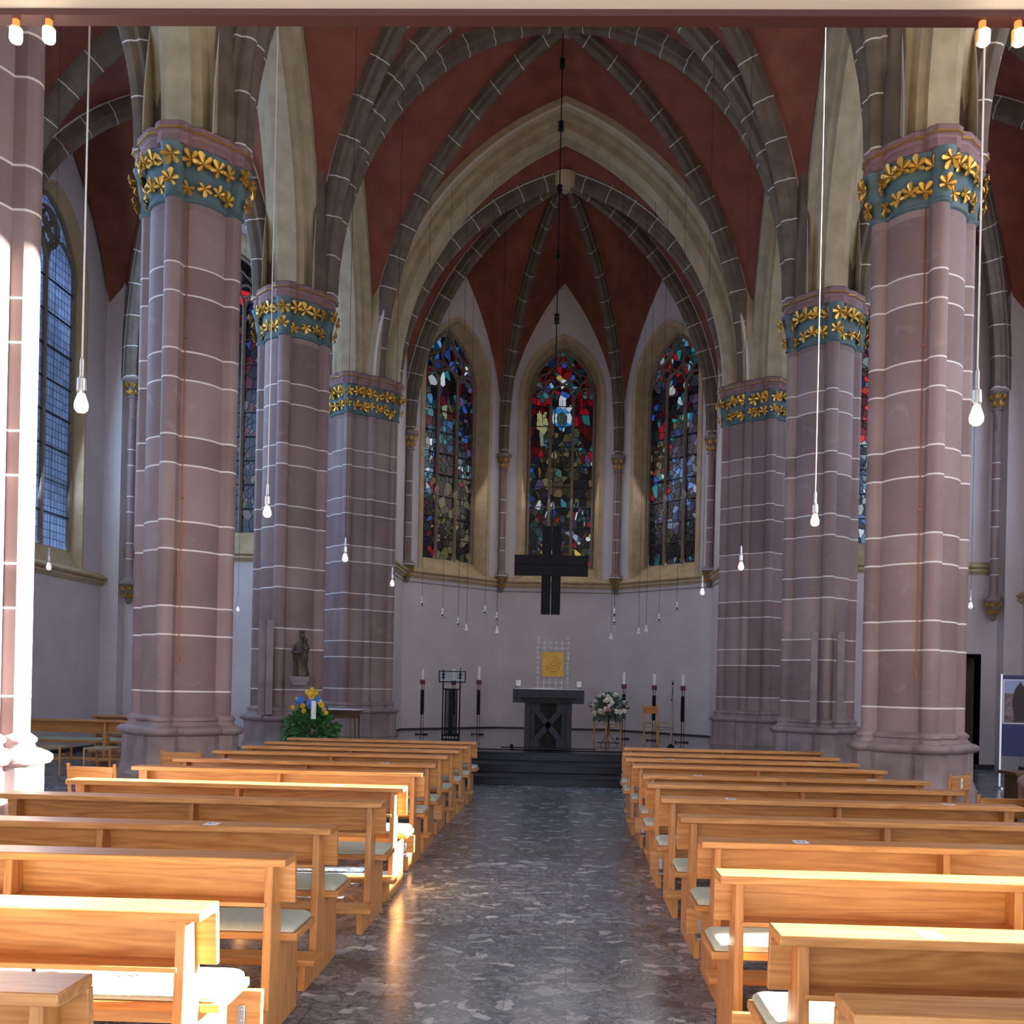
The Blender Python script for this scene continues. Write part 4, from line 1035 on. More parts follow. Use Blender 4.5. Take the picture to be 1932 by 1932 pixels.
spots = [(-3.95, 8.65, 0, 'pine chair with wide back at the wall end of the left pews, nearer one'), (-3.9, 10.5, 0, 'pine chair with wide back panel beyond the ends of the left pews, farther one'),
         (4.08, 9.85, .75, 'pine chair with white number slip on its back beside the right pillar'), (3.78, 7.9, 0, 'pine chair at the end of the right pews, nearest the right edge'),
         (1.18, 20.6, R(220), 'light wood rush chair behind the white flower arrangement'), (2.18, 19.75, R(220), 'light wood rush chair behind the microphone stand')]
for i, (x, y, rz, lb) in enumerate(spots):
    c = ch if i == 0 else copy_tree(ch)
    c.location = (x, y, .4205 if y > 17 else 0); c.rotation_euler = (0, 0, rz); c['label'] = lb; c['group'] = 'rush seated chairs'
    if i == 2:
        m = MB(); m.box(-.022, .022, -.255, -.253, .65, .75); s = m.build('number_sticker', m_paper, c)
        text_obj('19', .036, (0, -.2556, .70), (R(90), 0, 0), m_ink, s)
for i, (x, y, rz, lb) in enumerate(((-7.85, 14.9, .05, 'rush seated stool in the left aisle, left one next to the sunlit pillar'), (-7.05, 14.95, -.04, 'rush seated stool in the left aisle, middle one'), (-6.42, 14.9, .5, 'rush seated stool in the left aisle, right one half behind the pillar'))):
    c = st_ if i == 0 else copy_tree(st_)
    c.location = (x, y, 0); c.rotation_euler = (0, 0, rz); c['label'] = lb; c['group'] = 'stools in the left aisle'

# ------------------------------------------------------------------ altar
t = thing('altar', 'dark grey stone altar table with carved X on the front', 'altar', (-.05, 17.65, .4205))
m = MB(); m.box(-.66, .66, 0, .85, .93, 1.085)
m.prism([(-.66, .83), (-.42, .83), (-.53, .93), (-.66, .93)], XZ, 0, .85); m.prism([(.66, .83), (.66, .93), (.53, .93), (.42, .83)], XZ, 0, .85)
bevel(m.build('mensa', m_altar, t), .006)
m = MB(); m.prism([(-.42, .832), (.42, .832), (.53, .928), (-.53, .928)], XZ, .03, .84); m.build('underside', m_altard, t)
for sx in (-1, 1):
    m = MB(); m.box(*sorted((sx * .34, sx * .44)), .10, .75, 0, .83); m.box(*sorted((sx * .15, sx * .34)), .12, .75, 0, .17); m.box(*sorted((sx * .15, sx * .34)), .12, .75, .67, .83); m.box(*sorted((sx * .245, sx * .34)), .17, .75, .17, .67)
    bevel(m.build('support_block', m_altar, t), .005)
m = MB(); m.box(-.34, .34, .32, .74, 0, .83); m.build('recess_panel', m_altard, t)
m = MB(); w_ = .055
for a, b in (((-.23, .14), (.23, .70)), ((.23, .14), (-.23, .70))):
    d = Vector((b[0] - a[0], b[1] - a[1])).normalized(); n = Vector((-d.y, d.x)) * w_
    m.prism([(a[0] + n.x, a[1] + n.y), (b[0] + n.x, b[1] + n.y), (b[0] - n.x, b[1] - n.y), (a[0] - n.x, a[1] - n.y)], XZ, .13, .24)
bevel(m.build('cross_bars', m_altar, t), .004)
m = MB(); m.box(-.64, .64, .02, .83, 1.507, 1.512); o = m.build('altar_cloth', m_cloth); o.location = (-.05, 17.65, 0); tag(o, 'thin white linen cloth covering the altar top', 'altar cloth')
m = MB(); m.box(-.33, .10, .15, .42, 1.5125, 1.522); o = m.build('open_book', m_paper); o.location = (-.05, 17.65, 0); tag(o, 'white missal sheet lying flat on the altar cloth', 'book')
for x, lb in ((-.60, 'short white pillar candle in glass holder on the left end of the altar'), (.535, 'short white pillar candle in glass holder on the right end of the altar')):
    t = thing('pillar_candle', lb, 'candle', (x - .05 + .03, 17.75, 1.5125), group='altar candles')
    m = MB(); m.lathe([(.012, 0), (.03, .0), (.05, .03), (.055, .05), (.03, .05)], n=14); m.build('candle_holder', m_bracket, t)
    m = MB(); m.lathe([(.045, .05), (.046, .15), (.04, .155)], n=16); m.tube([(0, 0, .155), (0, 0, .168)], .002, 5); m.build('wax_candle', m_white, t)
m = MB(); m.box(-.86, .90, 0, .03, 0, .012); m.ball((-.66, 0, .03), .035, 8); o = m.build('floor_power_strip', m_black); o.location = (-.05, 17.60, .4205); tag(o, 'flat black cable strip on the platform floor in front of the altar', 'cable strip')

# ------------------------------------------------------------------ tabernacle screen with star crosses
t = thing('tabernacle_screen', 'openwork screen of small silver crosses around a square gold panel behind the altar', 'screen', (-.035, 21.4, .4205))
def P2(px, py):    # millimetre drawing units of the screen front: x -.37..+.37, z up
    return px, py
x0, x1 = -.335, .335; zt = 2.22; zb_ = .98 + .02
dz = (zt - zb_) / 11.0
m = MB()
for x in (x0, x1): m.tube([(x, 0, 0), (x, 0, zt)], .007, 6)
for k in range(1, 5):
    x = x0 + (x1 - x0) * k / 5; m.tube([(x, 0, .85), (x, 0, zb_ + dz * 2.9)], .007, 6); m.tube([(x, 0, zt - dz * 2.2), (x, 0, zt - dz * .9)], .006, 6)
m.tube([(x0, 0, zt - dz * 2.25), (x1, 0, zt - dz * 2.25)], .006, 6); m.tube([(x0, 0, zb_ + dz * .0), (x1, 0, zb_ + dz * .0)], .006, 6); m.tube([(x0, 0, zb_ + dz * 2.2), (x1, 0, zb_ + dz * 2.2)], .005, 6)
m.box(-.42, .42, -.12, .12, 0, .04); m.box(-.25, .25, -.07, .07, .04, .9); m.build('screen_rods', m_silver, t)
m = MB(); m.box(-.22, .22, -.01, .01, zb_ + dz * .7, zb_ + dz * .7 + .012); m.build('screen_ledge', m_white, t)
def starcross():
    m = MB(); a = .062; w = .02
    m.tube([(-a, 0, 0), (0, 0, 0), (a, 0, 0)], [.006, w, .006], 6); m.tube([(0, 0, -a), (0, 0, 0), (0, 0, a)], [.006, w, .006], 6)
    m.lathe([(.006, -.075), (.03, -.016), (.026, -.005), (.003, 0)], n=8)
    return m
sc0 = None
cells = [(0, r) for r in range(12)] + [(5, r) for r in range(12)] + [(k, r) for k in range(1, 5) for r in (0, 1, 2, 9, 10)]
for k, r_ in cells:
    if r_ == 10 and 0 < k < 5: pass
    if sc0 is None: sc0 = starcross().build('star_cross', m_silver, t); o = sc0
    else: o = sc0.copy(); COL.objects.link(o); o.parent = t
    o.location = (x0 + (x1 - x0) * k / 5, -.015, zb_ + dz * (r_ + (0 if True else 0)))
m = MB(); m.box(-.24, .24, -.05, .01, zb_ + dz * 3.2, zb_ + dz * 8.15); gp = bevel(m.build('gold_panel', m_panel, t), .006)
m = MB()
for rr_, n in ((.045, 20), (.10, 26), (.16, 30)): m.tube([(rr_ * math.cos(2 * pi * i / n), -.052, zb_ + dz * 5.7 + rr_ * math.sin(2 * pi * i / n)) for i in range(n + 1)], .004, 4)
for a, r_ in ((2.9, .06), (0.2, .11), (4.3, .03), (-.3, .15)): m.ball((r_ * math.cos(a), -.052, zb_ + dz * 5.7 + r_ * math.sin(a)), .008, 6)
m.build('panel_relief', m_copper, gp)

# ------------------------------------------------------------------ candle stands
def make_stand():
    t = thing('candle_stand', 'x', 'candle stand')
    m = MB()
    for a in (0, 2.1, 4.2): m.tube([(.032 * math.cos(a) * 1.1, .032 * math.sin(a), .0), (.03 * math.cos(a), .03 * math.sin(a), 1.24)], .006, 6)
    m.build('rods', m_black, t)
    m = MB(); m.tube([(-.13, .02, .012), (.14, -.02, .012)], .011, 6); m.tube([(.0, -.10, .012), (0, .12, .012)], .011, 6); m.box(-.15, -.12, -.0, .04, 0, .035); m.box(.03, .13, -.03, .0, 0, .03); m.build('foot', m_black, t)
    m = MB()
    for k in range(20):
        z = .50 + k * .028
        m.lathe([(.040, z), (.052, z + .004), (.052, z + .008), (.040, z + .012)], n=10)
    m.lathe([(.036, .48), (.036, 1.07)], n=10); m.build('ribbed_sleeve', m_trac if False else m_black, t)
    m = MB(); m.lathe([(.02, 1.2), (.052, 1.2), (.056, 1.21), (.056, 1.30), (.052, 1.31), (.02, 1.31)], n=16); m.build('candle_cup', m_red, t)
    return t
def make_candle(h):
    m = MB(); m.lathe([(.033, 0), (.034, .01), (.034, h - .004), (.028, h)], n=14); m.tube([(0, 0, h), (0, 0, h + .014)], .002, 5); return m
cs = make_stand(); k0 = True
CSP = [(-2.93, 21.2, 1.0, .24, 'leftmost of the three left of the altar'), (-2.27, 21.5, 1.0, .26, 'directly behind the lectern'), (-1.72, 21.7, 1.02, .30, 'between lectern and altar'),
       (1.56, 21.3, 1.0, .25, 'just behind the white flower arrangement'), (2.20, 20.95, .99, .24, 'behind the left side of the wooden chair'), (2.76, 20.4, .99, .23, 'rightmost, right of the wooden chair')]
for x, y, s, h, lb in CSP:
    c = cs if k0 else copy_tree(cs); k0 = False
    s *= .935; c.location = (x, y, .4205); c.scale = (1, 1, s); c['label'] = 'slim black candle stand with red cup, ' + lb; c['group'] = 'candle stands in the chancel'
    o = make_candle(h + .02).build('candle', m_white); o.location = (x, y, .4205 + 1.29 * s); tag(o, 'tall white candle on the stand ' + lb, 'candle', 'tall candles on the stands')

# ------------------------------------------------------------------ lectern
t = thing('lectern', 'black wrought iron lectern with pierced column and open reading frame', 'lectern', (-2.02, 19.05, .4205))
m = MB()
for x in (-.17, .17): m.tube([(x, 0, 0), (x, 0, 1.42 if x < 0 else 1.40)], .014, 8)
m.box(-.18, .18, -.015, .015, 1.03, 1.055); m.box(-.185, .185, -.03, .03, 0, .05); m.box(-.185, .185, -.02, .02, .10, .14); m.box(-.14, .14, -.2, .2, 0, .02)
for k in range(6): m.box(-.165 + k * .06, -.15 + k * .06, -.02, .02, .05, .10)
m.build('frame', m_black, t)
m = MB()
for x in (-.115, -.035, .035, .115): m.box(x - .012, x + .012, -.05, -.03, .14, 1.03)
m.box(-.035, .035, -.045, -.035, .14, 1.03)
for x in (-.075, .075):
    for k in range(18):
        z = .15 + k * .049; m.tube([(x - .035, -.04, z), (x + .035, -.04, z + .045)], .007, 4); m.tube([(x + .035, -.04, z), (x - .035, -.04, z + .045)], .007, 4)
for k in range(19): m.box(-.12, .12, -.046, -.038, .14 + k * .049, .148 + k * .049)
m.build('pierced_column', m_black, t)
tl = lambda a, b, t_: (a, t_ + (b - 1.2) * .55, b)
m = MB()
fp = [(-.245, 1.19), (.275, 1.19), (.265, 1.40), (-.265, 1.40)]
for a, b in zip(fp, fp[1:] + fp[:1]): m.tube([tl(*a, -.05), tl(*b, -.05)], .011, 6)
m.box(-.25, .28, -.11, -.03, 1.175, 1.20)
for x in (-.17, .17):
    for z in (1.27, 1.33):
        y_ = tl(x, z, -.05)[1]; m.add([(x - .045, y_, z), (x, y_ - .01, z + .028), (x + .045, y_, z), (x, y_ - .01, z - .028), (x, y_ + .012, z)], [(0, 1, 3), (1, 2, 3), (0, 4, 1), (1, 4, 2), (0, 3, 4), (3, 2, 4)])
m.build('reading_frame', m_black, t)
m = MB(); m.prism(fp, tl, -.052, -.046); m.build('reading_pane', m_acryl, t)
m = MB(); m.tube([(.17, 0, 1.38), (.175, -.02, 1.42), (.18, -.04, 1.455)], .006, 6); m.ball((.18, -.05, 1.46), .014, 8); m.build('gooseneck_microphone', m_black, t)

# microphone stand
t = thing('microphone_stand', 'thin black microphone stand before the wooden chair right of the altar', 'microphone stand', (2.36, 18.9, .4205))
m = MB(); m.lathe([(.07, 0), (.075, .01), (.05, .03), (.015, .06)], n=14); m.build('base', m_black, t)
m = MB(); m.tube([(0, 0, .03), (0, 0, .92)], .009, 8); m.build('pole', m_bracket, t)
m = MB(); m.tube([(0, 0, .88), (.015, 0, 1.22)], .006, 6); m.ball((0, 0, .92), .018, 8); m.build('boom', m_black, t)
m = MB(); m.ball((.015, -.01, 1.25), .022, 10, sz=1.3); m.tube([(.015 + .025 * math.cos(a * pi / 6), -.01, 1.285 + .025 * math.sin(a * pi / 6)) for a in range(13)], .003, 5); m.build('microphone', m_black, t)
m = MB(); m.tube([(.015, 0, 1.2), (.03, -.02, .8), (.04, -.02, .4), (.02, -.02, .06), (-.05, -.05, .012)], .004, 5); m.build('cable', m_cable, t)

# ------------------------------------------------------------------ flowers
def leafblade(m, P, d, l, w, rnd):
    d = d.normalized(); s = d.cross(Vector((rnd.uniform(-1, 1), rnd.uniform(-1, 1), rnd.uniform(-1, 1)))).normalized(); n = s.cross(d)
    k = n * l * rnd.uniform(-.15, .25)
    m.add([P, P + d * l * .35 + s * w, P + d * l * .75 + s * w * .7 + k * .6, P + d * l + k, P + d * l * .75 - s * w * .7 + k * .6, P + d * l * .35 - s * w, P + d * l * .4 - n * w * .25, P + d * l * .78 - n * w * .2 + k * .6],
          [(0, 1, 6), (0, 6, 5), (1, 2, 7, 6), (5, 6, 7, 4), (2, 3, 7), (3, 4, 7)])
def bloom(P, r, rnd, mat, par, name, petals=14):
    m = MB(); P0 = Vector((0, 0, 0))
    m.ball(P0, r * .55, 8)
    for i in range(petals):
        th = math.acos(1 - 2 * (i + .5) / petals); ph = i * 2.4
        d = Vector((math.sin(th) * math.cos(ph), math.sin(th) * math.sin(ph), math.cos(th)))
        T = d.orthogonal().normalized(); U = d.cross(T); c = d * r * .62
        vs = [c] + [c + d * r * .22 + (T * math.cos(a) + U * math.sin(a)) * r * .5 for a in [k * pi / 3 for k in range(6)]]
        m.add([v for v in vs], [(0, 1 + k, 1 + (k + 1) % 6) for k in range(6)])
    o = m.build(name, mat, par, ang=25); o.location = P; return o
rnd = random.Random(21)
t = thing('flower_arrangement', 'round bouquet of white roses on a thin iron stand right of the altar', 'flowers', (1.13, 18.95, .4205))
m = MB()
for _ in range(620):
    a = rnd.uniform(0, 2 * pi); e = rnd.uniform(-.75, 1.35); d = Vector((math.cos(a) * math.cos(e), math.sin(a) * math.cos(e), math.sin(e)))
    R0 = .30 * (1 + .25 * abs(math.cos(a)) * (e < .4)) ; P = Vector((0, 0, .72)) + d * rnd.uniform(.10, R0 * .9) * Vector((1, 1, 1.1)).length / 1.75
    leafblade(m, P, d + Vector((0, 0, rnd.uniform(-.5, .3))), rnd.uniform(.07, .15), rnd.uniform(.010, .022), rnd)
for _ in range(70):
    a = rnd.uniform(0, 2 * pi); P = Vector((.12 * math.cos(a), .12 * math.sin(a), .62)); leafblade(m, P, Vector((math.cos(a) * .7, math.sin(a) * .7, -1)), rnd.uniform(.15, .26), .010, rnd)
tag(m.build('foliage', m_leafd, t, ang=20), kind='stuff')
for i in range(30):
    a = rnd.uniform(pi, 2 * pi) if i < 22 else rnd.uniform(0, pi); e = rnd.uniform(-.25, 1.25); d = Vector((math.cos(a) * math.cos(e), math.sin(a) * math.cos(e), math.sin(e)))
    bloom(Vector((0, 0, .72)) + Vector((d.x * .33, d.y * .31, d.z * .31)), rnd.uniform(.035, .062), rnd, m_petal if i % 6 else m_peach, t, 'white_rose' if i % 6 else 'pale_pink_bud')
m = MB(); m.tube([(.22 * math.cos(a * pi / 12), .16 * math.sin(a * pi / 12), .09 * abs(math.sin(a * pi / 12 / 1)) * 0 + .05) for a in range(25)], .006, 5)
for a in (.3, 2.4, 4.4): m.tube([(0, 0, .55), (.03 * math.cos(a), .03 * math.sin(a), .3), (.02 * math.cos(a), .02 * math.sin(a), .22), (.2 * math.cos(a), .15 * math.sin(a), 0.0)], .006, 5)
m.lathe([(.02, .5), (.11, .55), (.13, .6), (.02, .6)], n=14); m.build('iron_stand', m_black, t)

t = thing('altar_bouquet', 'large leafy bouquet with yellow and blue blossoms below the madonna', 'flowers', (-3.68, 14.75, 0))
m = MB(); m.lathe([(.2, 0), (.2, .03), (.12, .05), (.10, .45), (.16, .52), (.02, .52)], n=20); m.build('pedestal', m_altar, t)
m = MB(); m.lathe([(.02, .52), (.17, .52), (.23, .68), (.22, .7), (.02, .7)], n=20); m.build('bowl', m_bronze, t)
m = MB()
for _ in range(560):
    a = rnd.uniform(0, 2 * pi); e = rnd.uniform(-.5, 1.3); d = Vector((math.cos(a) * math.cos(e), math.sin(a) * math.cos(e), math.sin(e)))
    P = Vector((0, 0, .80)) + Vector((d.x * rnd.uniform(.1, .42), d.y * rnd.uniform(.1, .34), d.z * rnd.uniform(.1, .38)))
    leafblade(m, P, d + Vector((0, 0, rnd.uniform(-.7, .1))), rnd.uniform(.07, .14), rnd.uniform(.025, .045), rnd)
tag(m.build('foliage', m_leaf, t, ang=20), kind='stuff')
for i, (x, z, r_, mt, nm) in enumerate([(-.13, 1.30, .075, m_blue, 'blue_hydrangea'), (.05, 1.25, .08, m_blue, 'blue_hydrangea'), (.03, 1.40, .05, m_yellow, 'yellow_blossom'), (.06, 1.47, .04, m_yellow, 'yellow_blossom'), (-.02, 1.43, .04, m_yellow, 'yellow_blossom'), (.10, 1.42, .045, m_yellow, 'yellow_blossom'),
     (.05, 1.34, .05, m_yellow, 'yellow_blossom'), (-.08, 1.22, .045, m_yellow, 'yellow_blossom'), (-.06, 1.14, .04, m_yellow, 'yellow_blossom'), (-.24, 1.19, .035, m_yellow, 'yellow_blossom'), (.20, 1.24, .05, m_yellow, 'yellow_blossom'), (.24, 1.17, .04, m_peach, 'peach_blossom'), (.17, 1.29, .045, m_petal, 'white_blossom'), (.28, 1.12, .035, m_yellow, 'yellow_blossom'), (-.17, 1.33, .03, m_yellow, 'yellow_blossom'), (.14, 1.32, .05, m_blue, 'blue_hydrangea')]):
    bloom(Vector((x, -.20 - .02 * math.sin(i), z - .03)), r_, rnd, mt, t, nm, 20)
o = make_candle(.26).build('candle', m_white); o.scale = (1.15, 1.15, 1.05); o.location = (-3.545, 14.36, 1.0); tag(o, 'thick white candle rising in front of the yellow and blue bouquet', 'candle')

# little side table
t = thing('side_table', 'small dark wooden table with white cloth between the left pillars', 'table', (-3.86, 17.5, .4205))
m = MB(); m.box(-.35, .35, -.22, .22, .60, .63); m.build('tabletop', m_woodd, t)
m = MB(); m.box(-.30, .30, -.18, .18, .48, .60); m.build('apron', m_woodd, t)
for a in (-1, 1):
    for b in (-1, 1):
        m = MB(); m.tube([(a * .29, b * .17, 0), (a * .29, b * .17, .6)], [.014, .022], 8); m.build('leg', m_woodd, t)
m = MB(); m.box(-4.22, -3.50, 17.27, 17.73, 1.0515, 1.062); tag(m.build('table_runner', m_cloth), 'white cloth on the small dark table beside the bouquet', 'cloth')

# ------------------------------------------------------------------ madonna
t = thing('wall_bracket', 'grey stone wall bracket under the madonna statue', 'bracket', (-4.02, 15.36, 1.50))
m = MB(); m.rings([[(x * s, y * s2, z) for x, y in ((-.16, -.13), (.16, -.13), (.16, .2), (-.16, .2))] for z, s, s2 in ((0, .72, .72), (.12, 1, 1), (.14, 1, 1))]); bevel(m.build('bracket_block', m_plinth, t), .004)
t = thing('madonna_statue', 'dark carved wooden madonna holding the child on a pillar bracket', 'statue', (-4.02, 15.33, 1.6415))
m = MB(); rr = []
prof = [(0, .115, .085, 0), (.03, .125, .09, 0), (.10, .11, .08, -.005), (.2, .105, .078, -.01), (.3, .115, .08, -.012), (.38, .12, .082, -.01), (.45, .115, .075, -.005), (.50, .11, .068, 0), (.545, .095, .058, .0), (.57, .06, .045, .0), (.585, .035, .035, .0), (.60, .04, .04, .005), (.63, .048, .05, .005), (.665, .046, .048, .005), (.70, .03, .034, .0), (.715, .012, .014, 0)]
for z, rx, ry, cx in prof:
    q = []
    for k in range(40):
        a = 2 * pi * k / 40; f = 1 + (.09 * math.sin(7 * a + z * 9) + .05 * math.sin(13 * a - z * 14)) * (1 if z < .5 else .15)
        q.append((cx + rx * f * math.cos(a), ry * f * math.sin(a), z))
    rr.append(q)
m.rings(rr)
m.tube([(-.10, -.02, .50), (-.12, -.07, .40), (-.03, -.12, .37), (.05, -.11, .40)], [.034, .032, .026, .02], 8)
m.tube([(.09, -.02, .50), (.12, -.06, .43), (.09, -.11, .38)], [.032, .03, .022], 8)
for k in range(5): m.tube([(-.09 + k * .03, -.085, .40 - k * .02), (-.02 + k * .02, -.10, .30 - k * .03), (.08, -.085, .28 - k * .04)], .009, 6)
m.build('robed_figure', m_bronze, t, ang=60)
m = MB(); m.lathe([(.03, 0), (.05, .04), (.045, .10), (.03, .14), (.018, .15)], (.09, -.09, .40), 12); m.ball((.095, -.10, .585), .032, 12); m.tube([(.10, -.10, .52), (.13, -.13, .49), (.14, -.14, .46)], .013, 6); m.tube([(.08, -.11, .42), (.09, -.14, .36), (.10, -.14, .31)], .017, 6); m.build('child_figure', m_bronze, t, ang=60)
m = MB(); m.lathe([(.036, .685), (.04, .70), (.046, .735), (.04, .72), (.03, .70)], n=12)
for k in range(6): a = k * pi / 3; m.tube([(.04 * math.cos(a), .04 * math.sin(a), .72), (.047 * math.cos(a), .047 * math.sin(a), .75)], [.006, .002], 5)
m.build('crown', m_bronze, t)

# loudspeaker columns
for x, y, z0, h, lb in ((-4.66, 15.33, 1.0, 1.52, 'slim grey loudspeaker column on the left pillar beside the madonna, outer one'), (-4.52, 15.28, 1.02, 1.52, 'slim grey loudspeaker column on the left pillar beside the madonna, inner one'),
                        (4.22, 15.35, 1.08, 1.46, 'slim grey loudspeaker column on the right pillar, left one'), (4.63, 15.33, 1.08, 1.46, 'slim grey loudspeaker column on the right pillar, right one')):
    t = thing('column_loudspeaker', lb, 'loudspeaker', (x, y, z0), (0.3 if x < 0 else -.2), group='loudspeaker columns')
    m = MB(); m.box(-.055, .055, -.05, .05, 0, h); bevel(m.build('speaker_case', m_plinth, t), .006)
    m = MB(); m.box(-.02, .02, .05, .10, .2, .24); m.box(-.02, .02, .05, .10, h - .24, h - .2); m.build('mounting_clip', m_black, t)

# ------------------------------------------------------------------ hanging cross
t = thing('hanging_cross', 'large black double barred metal cross hanging above the altar', 'cross', (-.06, 18.2, 2.935))
def pbar(m, x0, x1, z0, z1):
    m.box(x0, x1, -.05, .05, z0, z1)
    nx = max(1, int((x1 - x0) / .045)); nz = max(1, int((z1 - z0) / .045))
    for i in range(nx):
        for j in range(nz):
            cx = x0 + (i + .5) * (x1 - x0) / nx; cz = z0 + (j + .5) * (z1 - z0) / nz
            m.add([(cx - .010, -.0505, cz - .010), (cx + .010, -.0505, cz - .010), (cx + .010, -.0505, cz + .010), (cx - .010, -.0505, cz + .010), (cx, -.062, cz)], [(0, 1, 4), (1, 2, 4), (2, 3, 4), (3, 0, 4)])
m = MB(); pbar(m, -.182, -.008, 0, 1.68); m.build('upright', m_black, t)
m = MB(); pbar(m, .008, .182, 0, 1.68); m.build('upright', m_black, t)
m = MB(); m.box(-.70, .70, -.07, -.051, .94, 1.12); pbar(m, -.70, .70, .94, 1.12); o = m.build('crossbar', m_black, t); o.location = (0, -.022, 0)
m = MB(); m.box(-.70, .70, -.07, -.051, .735, .925); pbar(m, -.70, .70, .735, .925); o = m.build('crossbar', m_black, t); o.location = (0, -.022, 0)
rod = MB(); rod.tube([(0, 0, 1.68), (0, 0, 11.15)], .012, 6)
rod.build('suspension_rod', m_black, t)
for z in (5.64, 6.85, 8.1, 9.32, 10.52):
    m = MB(); m.lathe([(.012, -.10), (.05, -.09), (.06, -.07), (.02, -.05), (.05, -.03), (.05, .03), (.02, .05), (.06, .07), (.05, .09), (.012, .10)], (0, 0, z), 10); m.build('rod_knot', m_black, t)

# ------------------------------------------------------------------ pendant bulbs
def make_pendant(white=True):
    t = thing('pendant_bulb', 'x', 'lamp')
    m = MB(); m.tube([(0, 0, .28), (0, 0, 12.6 - 3.0)], .0048 if white else .003, 6); m.build('cord', m_cablew if white else m_cable, t)
    m = MB(); m.lathe([(.006, .30), (.011, .28), (.011, .20), (.014, .19), (.023, .185), (.025, .12), (.022, .115), (.02, .10)], n=14); m.build('lamp_socket', m_sock, t)
    m = MB(); m.lathe([(.018, .115), (.022, .095), (.034, .06), (.038, .04), (.034, .018), (.02, .003), (.002, 0)], n=18); m.build('glass_bulb', m_bulb, t, ang=80)
    return t
pw = make_pendant(True); pb = make_pendant(False); fl = {True: True, False: True}
PEND = [(-2.358, 5.05, 3.002, True, 1.0, 'large bare bulb on white cord before the left pillars, nearest on the left'), (2.390, 5.05, 3.000, True, 1.0, 'large bare bulb on white cord before the right pillar, nearest on the right'),
        (-2.363, 8.25, 3.000, True, 1.0, 'bare bulb on white cord before the left madonna pillar'), (2.377, 8.25, 3.005, True, 1.0, 'bare bulb on white cord before the second right pillar'),
        (-2.439, 11.5, 3.030, False, .98, 'bare bulb before the chancel pier on the left'), (2.338, 11.5, 3.015, False, .98, 'bare bulb before the chancel pier on the right'),
        (-2.415, 14.5, 3.040, False, .96, 'bare bulb at the left corner of the apse wall'), (2.301, 14.5, 3.000, False, .96, 'bare bulb at the right corner of the apse wall'),
        (-6.557, 12.35, 2.955, False, .9, 'small bare bulb in the left aisle under the window'), (-6.496, 19.4, 2.955, False, .9, 'small bare bulb between the two left pillars'), (6.479, 14.9, 2.910, False, .9, 'small bare bulb in the right aisle')]
for x, y, z, wh, s, lb in PEND:
    src = pw if wh else pb; c = src if fl[wh] else copy_tree(src); fl[wh] = False
    c.location = (x, y, z); c.scale = (s, s, 1); c['label'] = lb; c['group'] = 'pendant bulbs over the nave'
def make_spot():
    t = thing('pendant_spot', 'x', 'lamp')
    m = MB(); m.tube([(0, 0, .2), (0, 0, 9.2)], .0035, 5); m.build('cord', m_cable, t)
    m = MB(); m.lathe([(.01, .20), (.018, .19), (.022, .16), (.022, .11), (.018, .10)], n=12); m.build('lamp_socket', m_sock, t)
    m = MB(); m.lathe([(.02, .105), (.022, .08), (.034, .045), (.058, .022), (.060, .008), (.05, 0), (.002, 0)], n=16); m.build('reflector_bulb', m_chrome, t, ang=60)
    return t
def make_small():
    t = thing('pendant_spot', 'x', 'lamp')
    m = MB(); m.tube([(0, 0, .14), (0, 0, 9.0)], .0035, 5); m.build('cord', m_cable, t)
    m = MB(); m.lathe([(.02, .14), (.022, .07), (.045, .01), (.045, 0), (.002, 0)], n=12); m.build('reflector_bulb', m_white, t, ang=60)
    return t
ps = make_spot(); pq = make_small(); fs1 = fs2 = True
SPOTS = [(-2.800, 20.00, 3.188, 0, 'leftmost chancel spotlight pendant, high before the left apse wall'), (-2.359, 20.00, 2.962, 0, 'second chancel spotlight pendant from the left'), (-2.030, 20.00, 2.779, 0, 'third chancel spotlight pendant from the left'),
         (-1.850, 20.00, 2.694, 1, 'small white pendant just right of the third left spotlight'), (-1.467, 20.00, 3.036, 0, 'chancel spotlight pendant just left of the left corbel'), (-1.218, 20.00, 2.907, 0, 'chancel spotlight pendant directly under the left corbel'),
         (-1.213, 20.12, 2.662, 1, 'small white pendant below the spotlight under the left corbel'), (1.246, 20.00, 3.045, 0, 'upper chancel spotlight pendant under the right corbel'), (1.249, 20.12, 2.890, 0, 'lower chancel spotlight pendant under the right corbel'),
         (1.190, 20.12, 2.578, 1, 'small white pendant left below the right corbel'), (1.762, 20.00, 2.690, 1, 'small white pendant right of the right corbel, lowest'), (1.916, 20.00, 2.748, 1, 'small pendant second from the right corbel'), (2.177, 20.00, 2.953, 0, 'second chancel spotlight pendant from the right'), (2.546, 20.00, 3.204, 0, 'rightmost chancel spotlight pendant, high before the right apse wall')]
for x, y, z, sm, lb in SPOTS:
    if sm: c = pq if fs1 else copy_tree(pq); fs1 = False
    else: c = ps if fs2 else copy_tree(ps); fs2 = False
    c.location = (x, y, z); c['label'] = lb; c['group'] = 'spotlight pendants in the chancel'

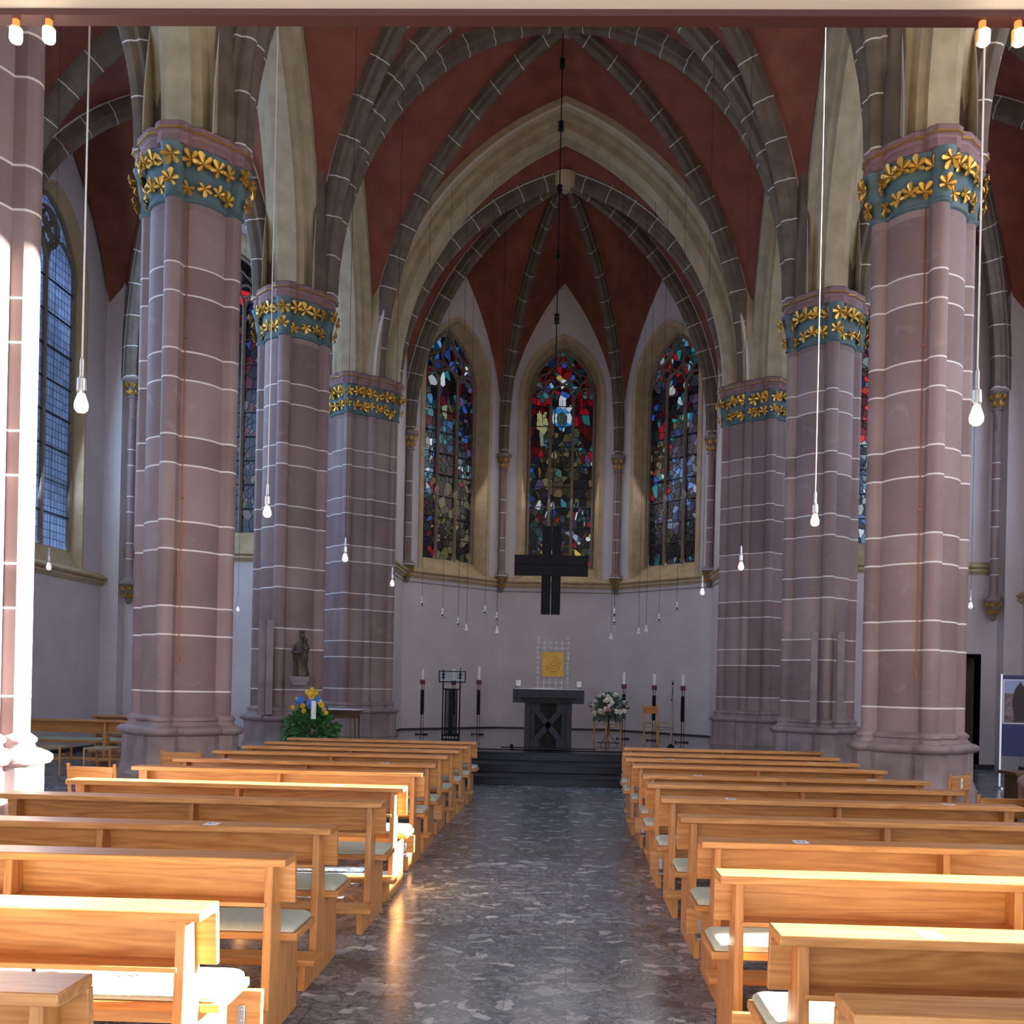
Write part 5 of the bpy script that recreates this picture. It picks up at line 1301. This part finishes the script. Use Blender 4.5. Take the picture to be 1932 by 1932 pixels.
# ------------------------------------------------------------------ right aisle: display board and small table
t = thing('display_board', 'blue display board with a pasted picture print in the right aisle', 'display board', (8.33, 16.4, 0), R(-14))
m = MB(); m.box(-.62, .62, -.015, .015, .55, 1.93); bevel(m.build('board', m_dblue, t), .004)
m = MB(); m.box(-.605, .6, -.022, -.017, 1.10, 1.86); m.build('print_border', m_paper, t)
m = MB(); m.box(-.585, .58, -.026, -.0225, 1.62, 1.845); m.build('print_sky', m_sky, t)
m = MB(); m.box(-.585, .58, -.026, -.0225, 1.12, 1.62); m.build('print_scene', m_print, t)
m = MB(); m.prism([(-.42, 1.14), (-.26, 1.14), (-.22, 1.5), (-.26, 1.70), (-.34, 1.82), (-.42, 1.70), (-.46, 1.5)], XZ, -.030, -.027); m.build('print_arch', m_skirt, t)
for x in (-.63, .63):
    m = MB(); m.box(x - .015, x + .015, -.02, .02, 0, 1.95); m.box(x - .02, x + .02, -.25, .25, 0, .03); m.build('leg', m_bracket, t)
t = thing('prayer_desk', 'small brown wooden desk at the right edge by the last pillar', 'desk', (6.0, 11.9, 0), .1)
m = MB(); m.box(-.30, .30, -.2, .2, .62, .66); bevel(m.build('desktop', m_woodd, t), .005)
m = MB(); m.box(-.24, -.20, -.15, .15, 0, .62); m.box(.20, .24, -.15, .15, 0, .62); m.box(-.2, .2, .10, .13, .1, .62); m.build('desk_frame', m_woodd, t)

# ------------------------------------------------------------------ light
w = bpy.data.worlds.new('sky'); scene.world = w; w.use_nodes = True
bg = w.node_tree.nodes['Background']; bg.inputs[0].default_value = (.78, .84, 1.0, 1); bg.inputs[1].default_value = 7.5
sd = bpy.data.lights.new('sun', 'SUN'); sd.energy = 85; sd.angle = R(.6); sd.color = (1, .95, .87)
so = bpy.data.objects.new('sun', sd); COL.objects.link(so)
e, a = R(23.2), R(9)
dirv = Vector((math.cos(e) * math.cos(a), math.cos(e) * math.sin(a), math.sin(e)))
so.rotation_euler = dirv.to_track_quat('Z', 'Y').to_euler()
def area(name, loc, tgt, sx, sy, en, col):
    l = bpy.data.lights.new(name, 'AREA'); l.shape = 'RECTANGLE'; l.size = sx; l.size_y = sy; l.energy = en; l.color = col
    o = bpy.data.objects.new(name, l); COL.objects.link(o); o.location = loc
    o.rotation_euler = (Vector(tgt) - Vector(loc)).to_track_quat('-Z', 'Y').to_euler(); return o
for y in (.6, 5.0, 9.4, 13.8, 18.2):
    area('window_daylight', (-WX + .12, y, 7.4), (0, y, 6.0), 1.9, 5.6, 150 if y < 12 else 250, (.45, .65, 1.0))
    if y > 12: area('window_daylight', (WX - .12, y, 7.4), (0, y, 6.0), 1.9, 5.6, 110, (.6, .72, 1.0))
for i in (1, 2, 3):
    (ax, ay), (bx, by) = facets[i]; mx_, my_ = (ax + bx) / 2, (ay + by) / 2
    nx_, ny_ = -mx_, 21.3 - my_; L_ = math.hypot(nx_, ny_)
    area('window_daylight', (mx_ + nx_ / L_ * .15, my_ + ny_ / L_ * .15, 7.4), (mx_ + nx_, my_ + ny_, 5.0), 1.5, 5, 45, (.95, .9, .9))
scene.view_settings.view_transform = 'Standard'; scene.view_settings.look = 'None'; scene.view_settings.gamma = 1
scene.view_settings.use_curve_mapping = False; scene.view_settings.exposure = 0
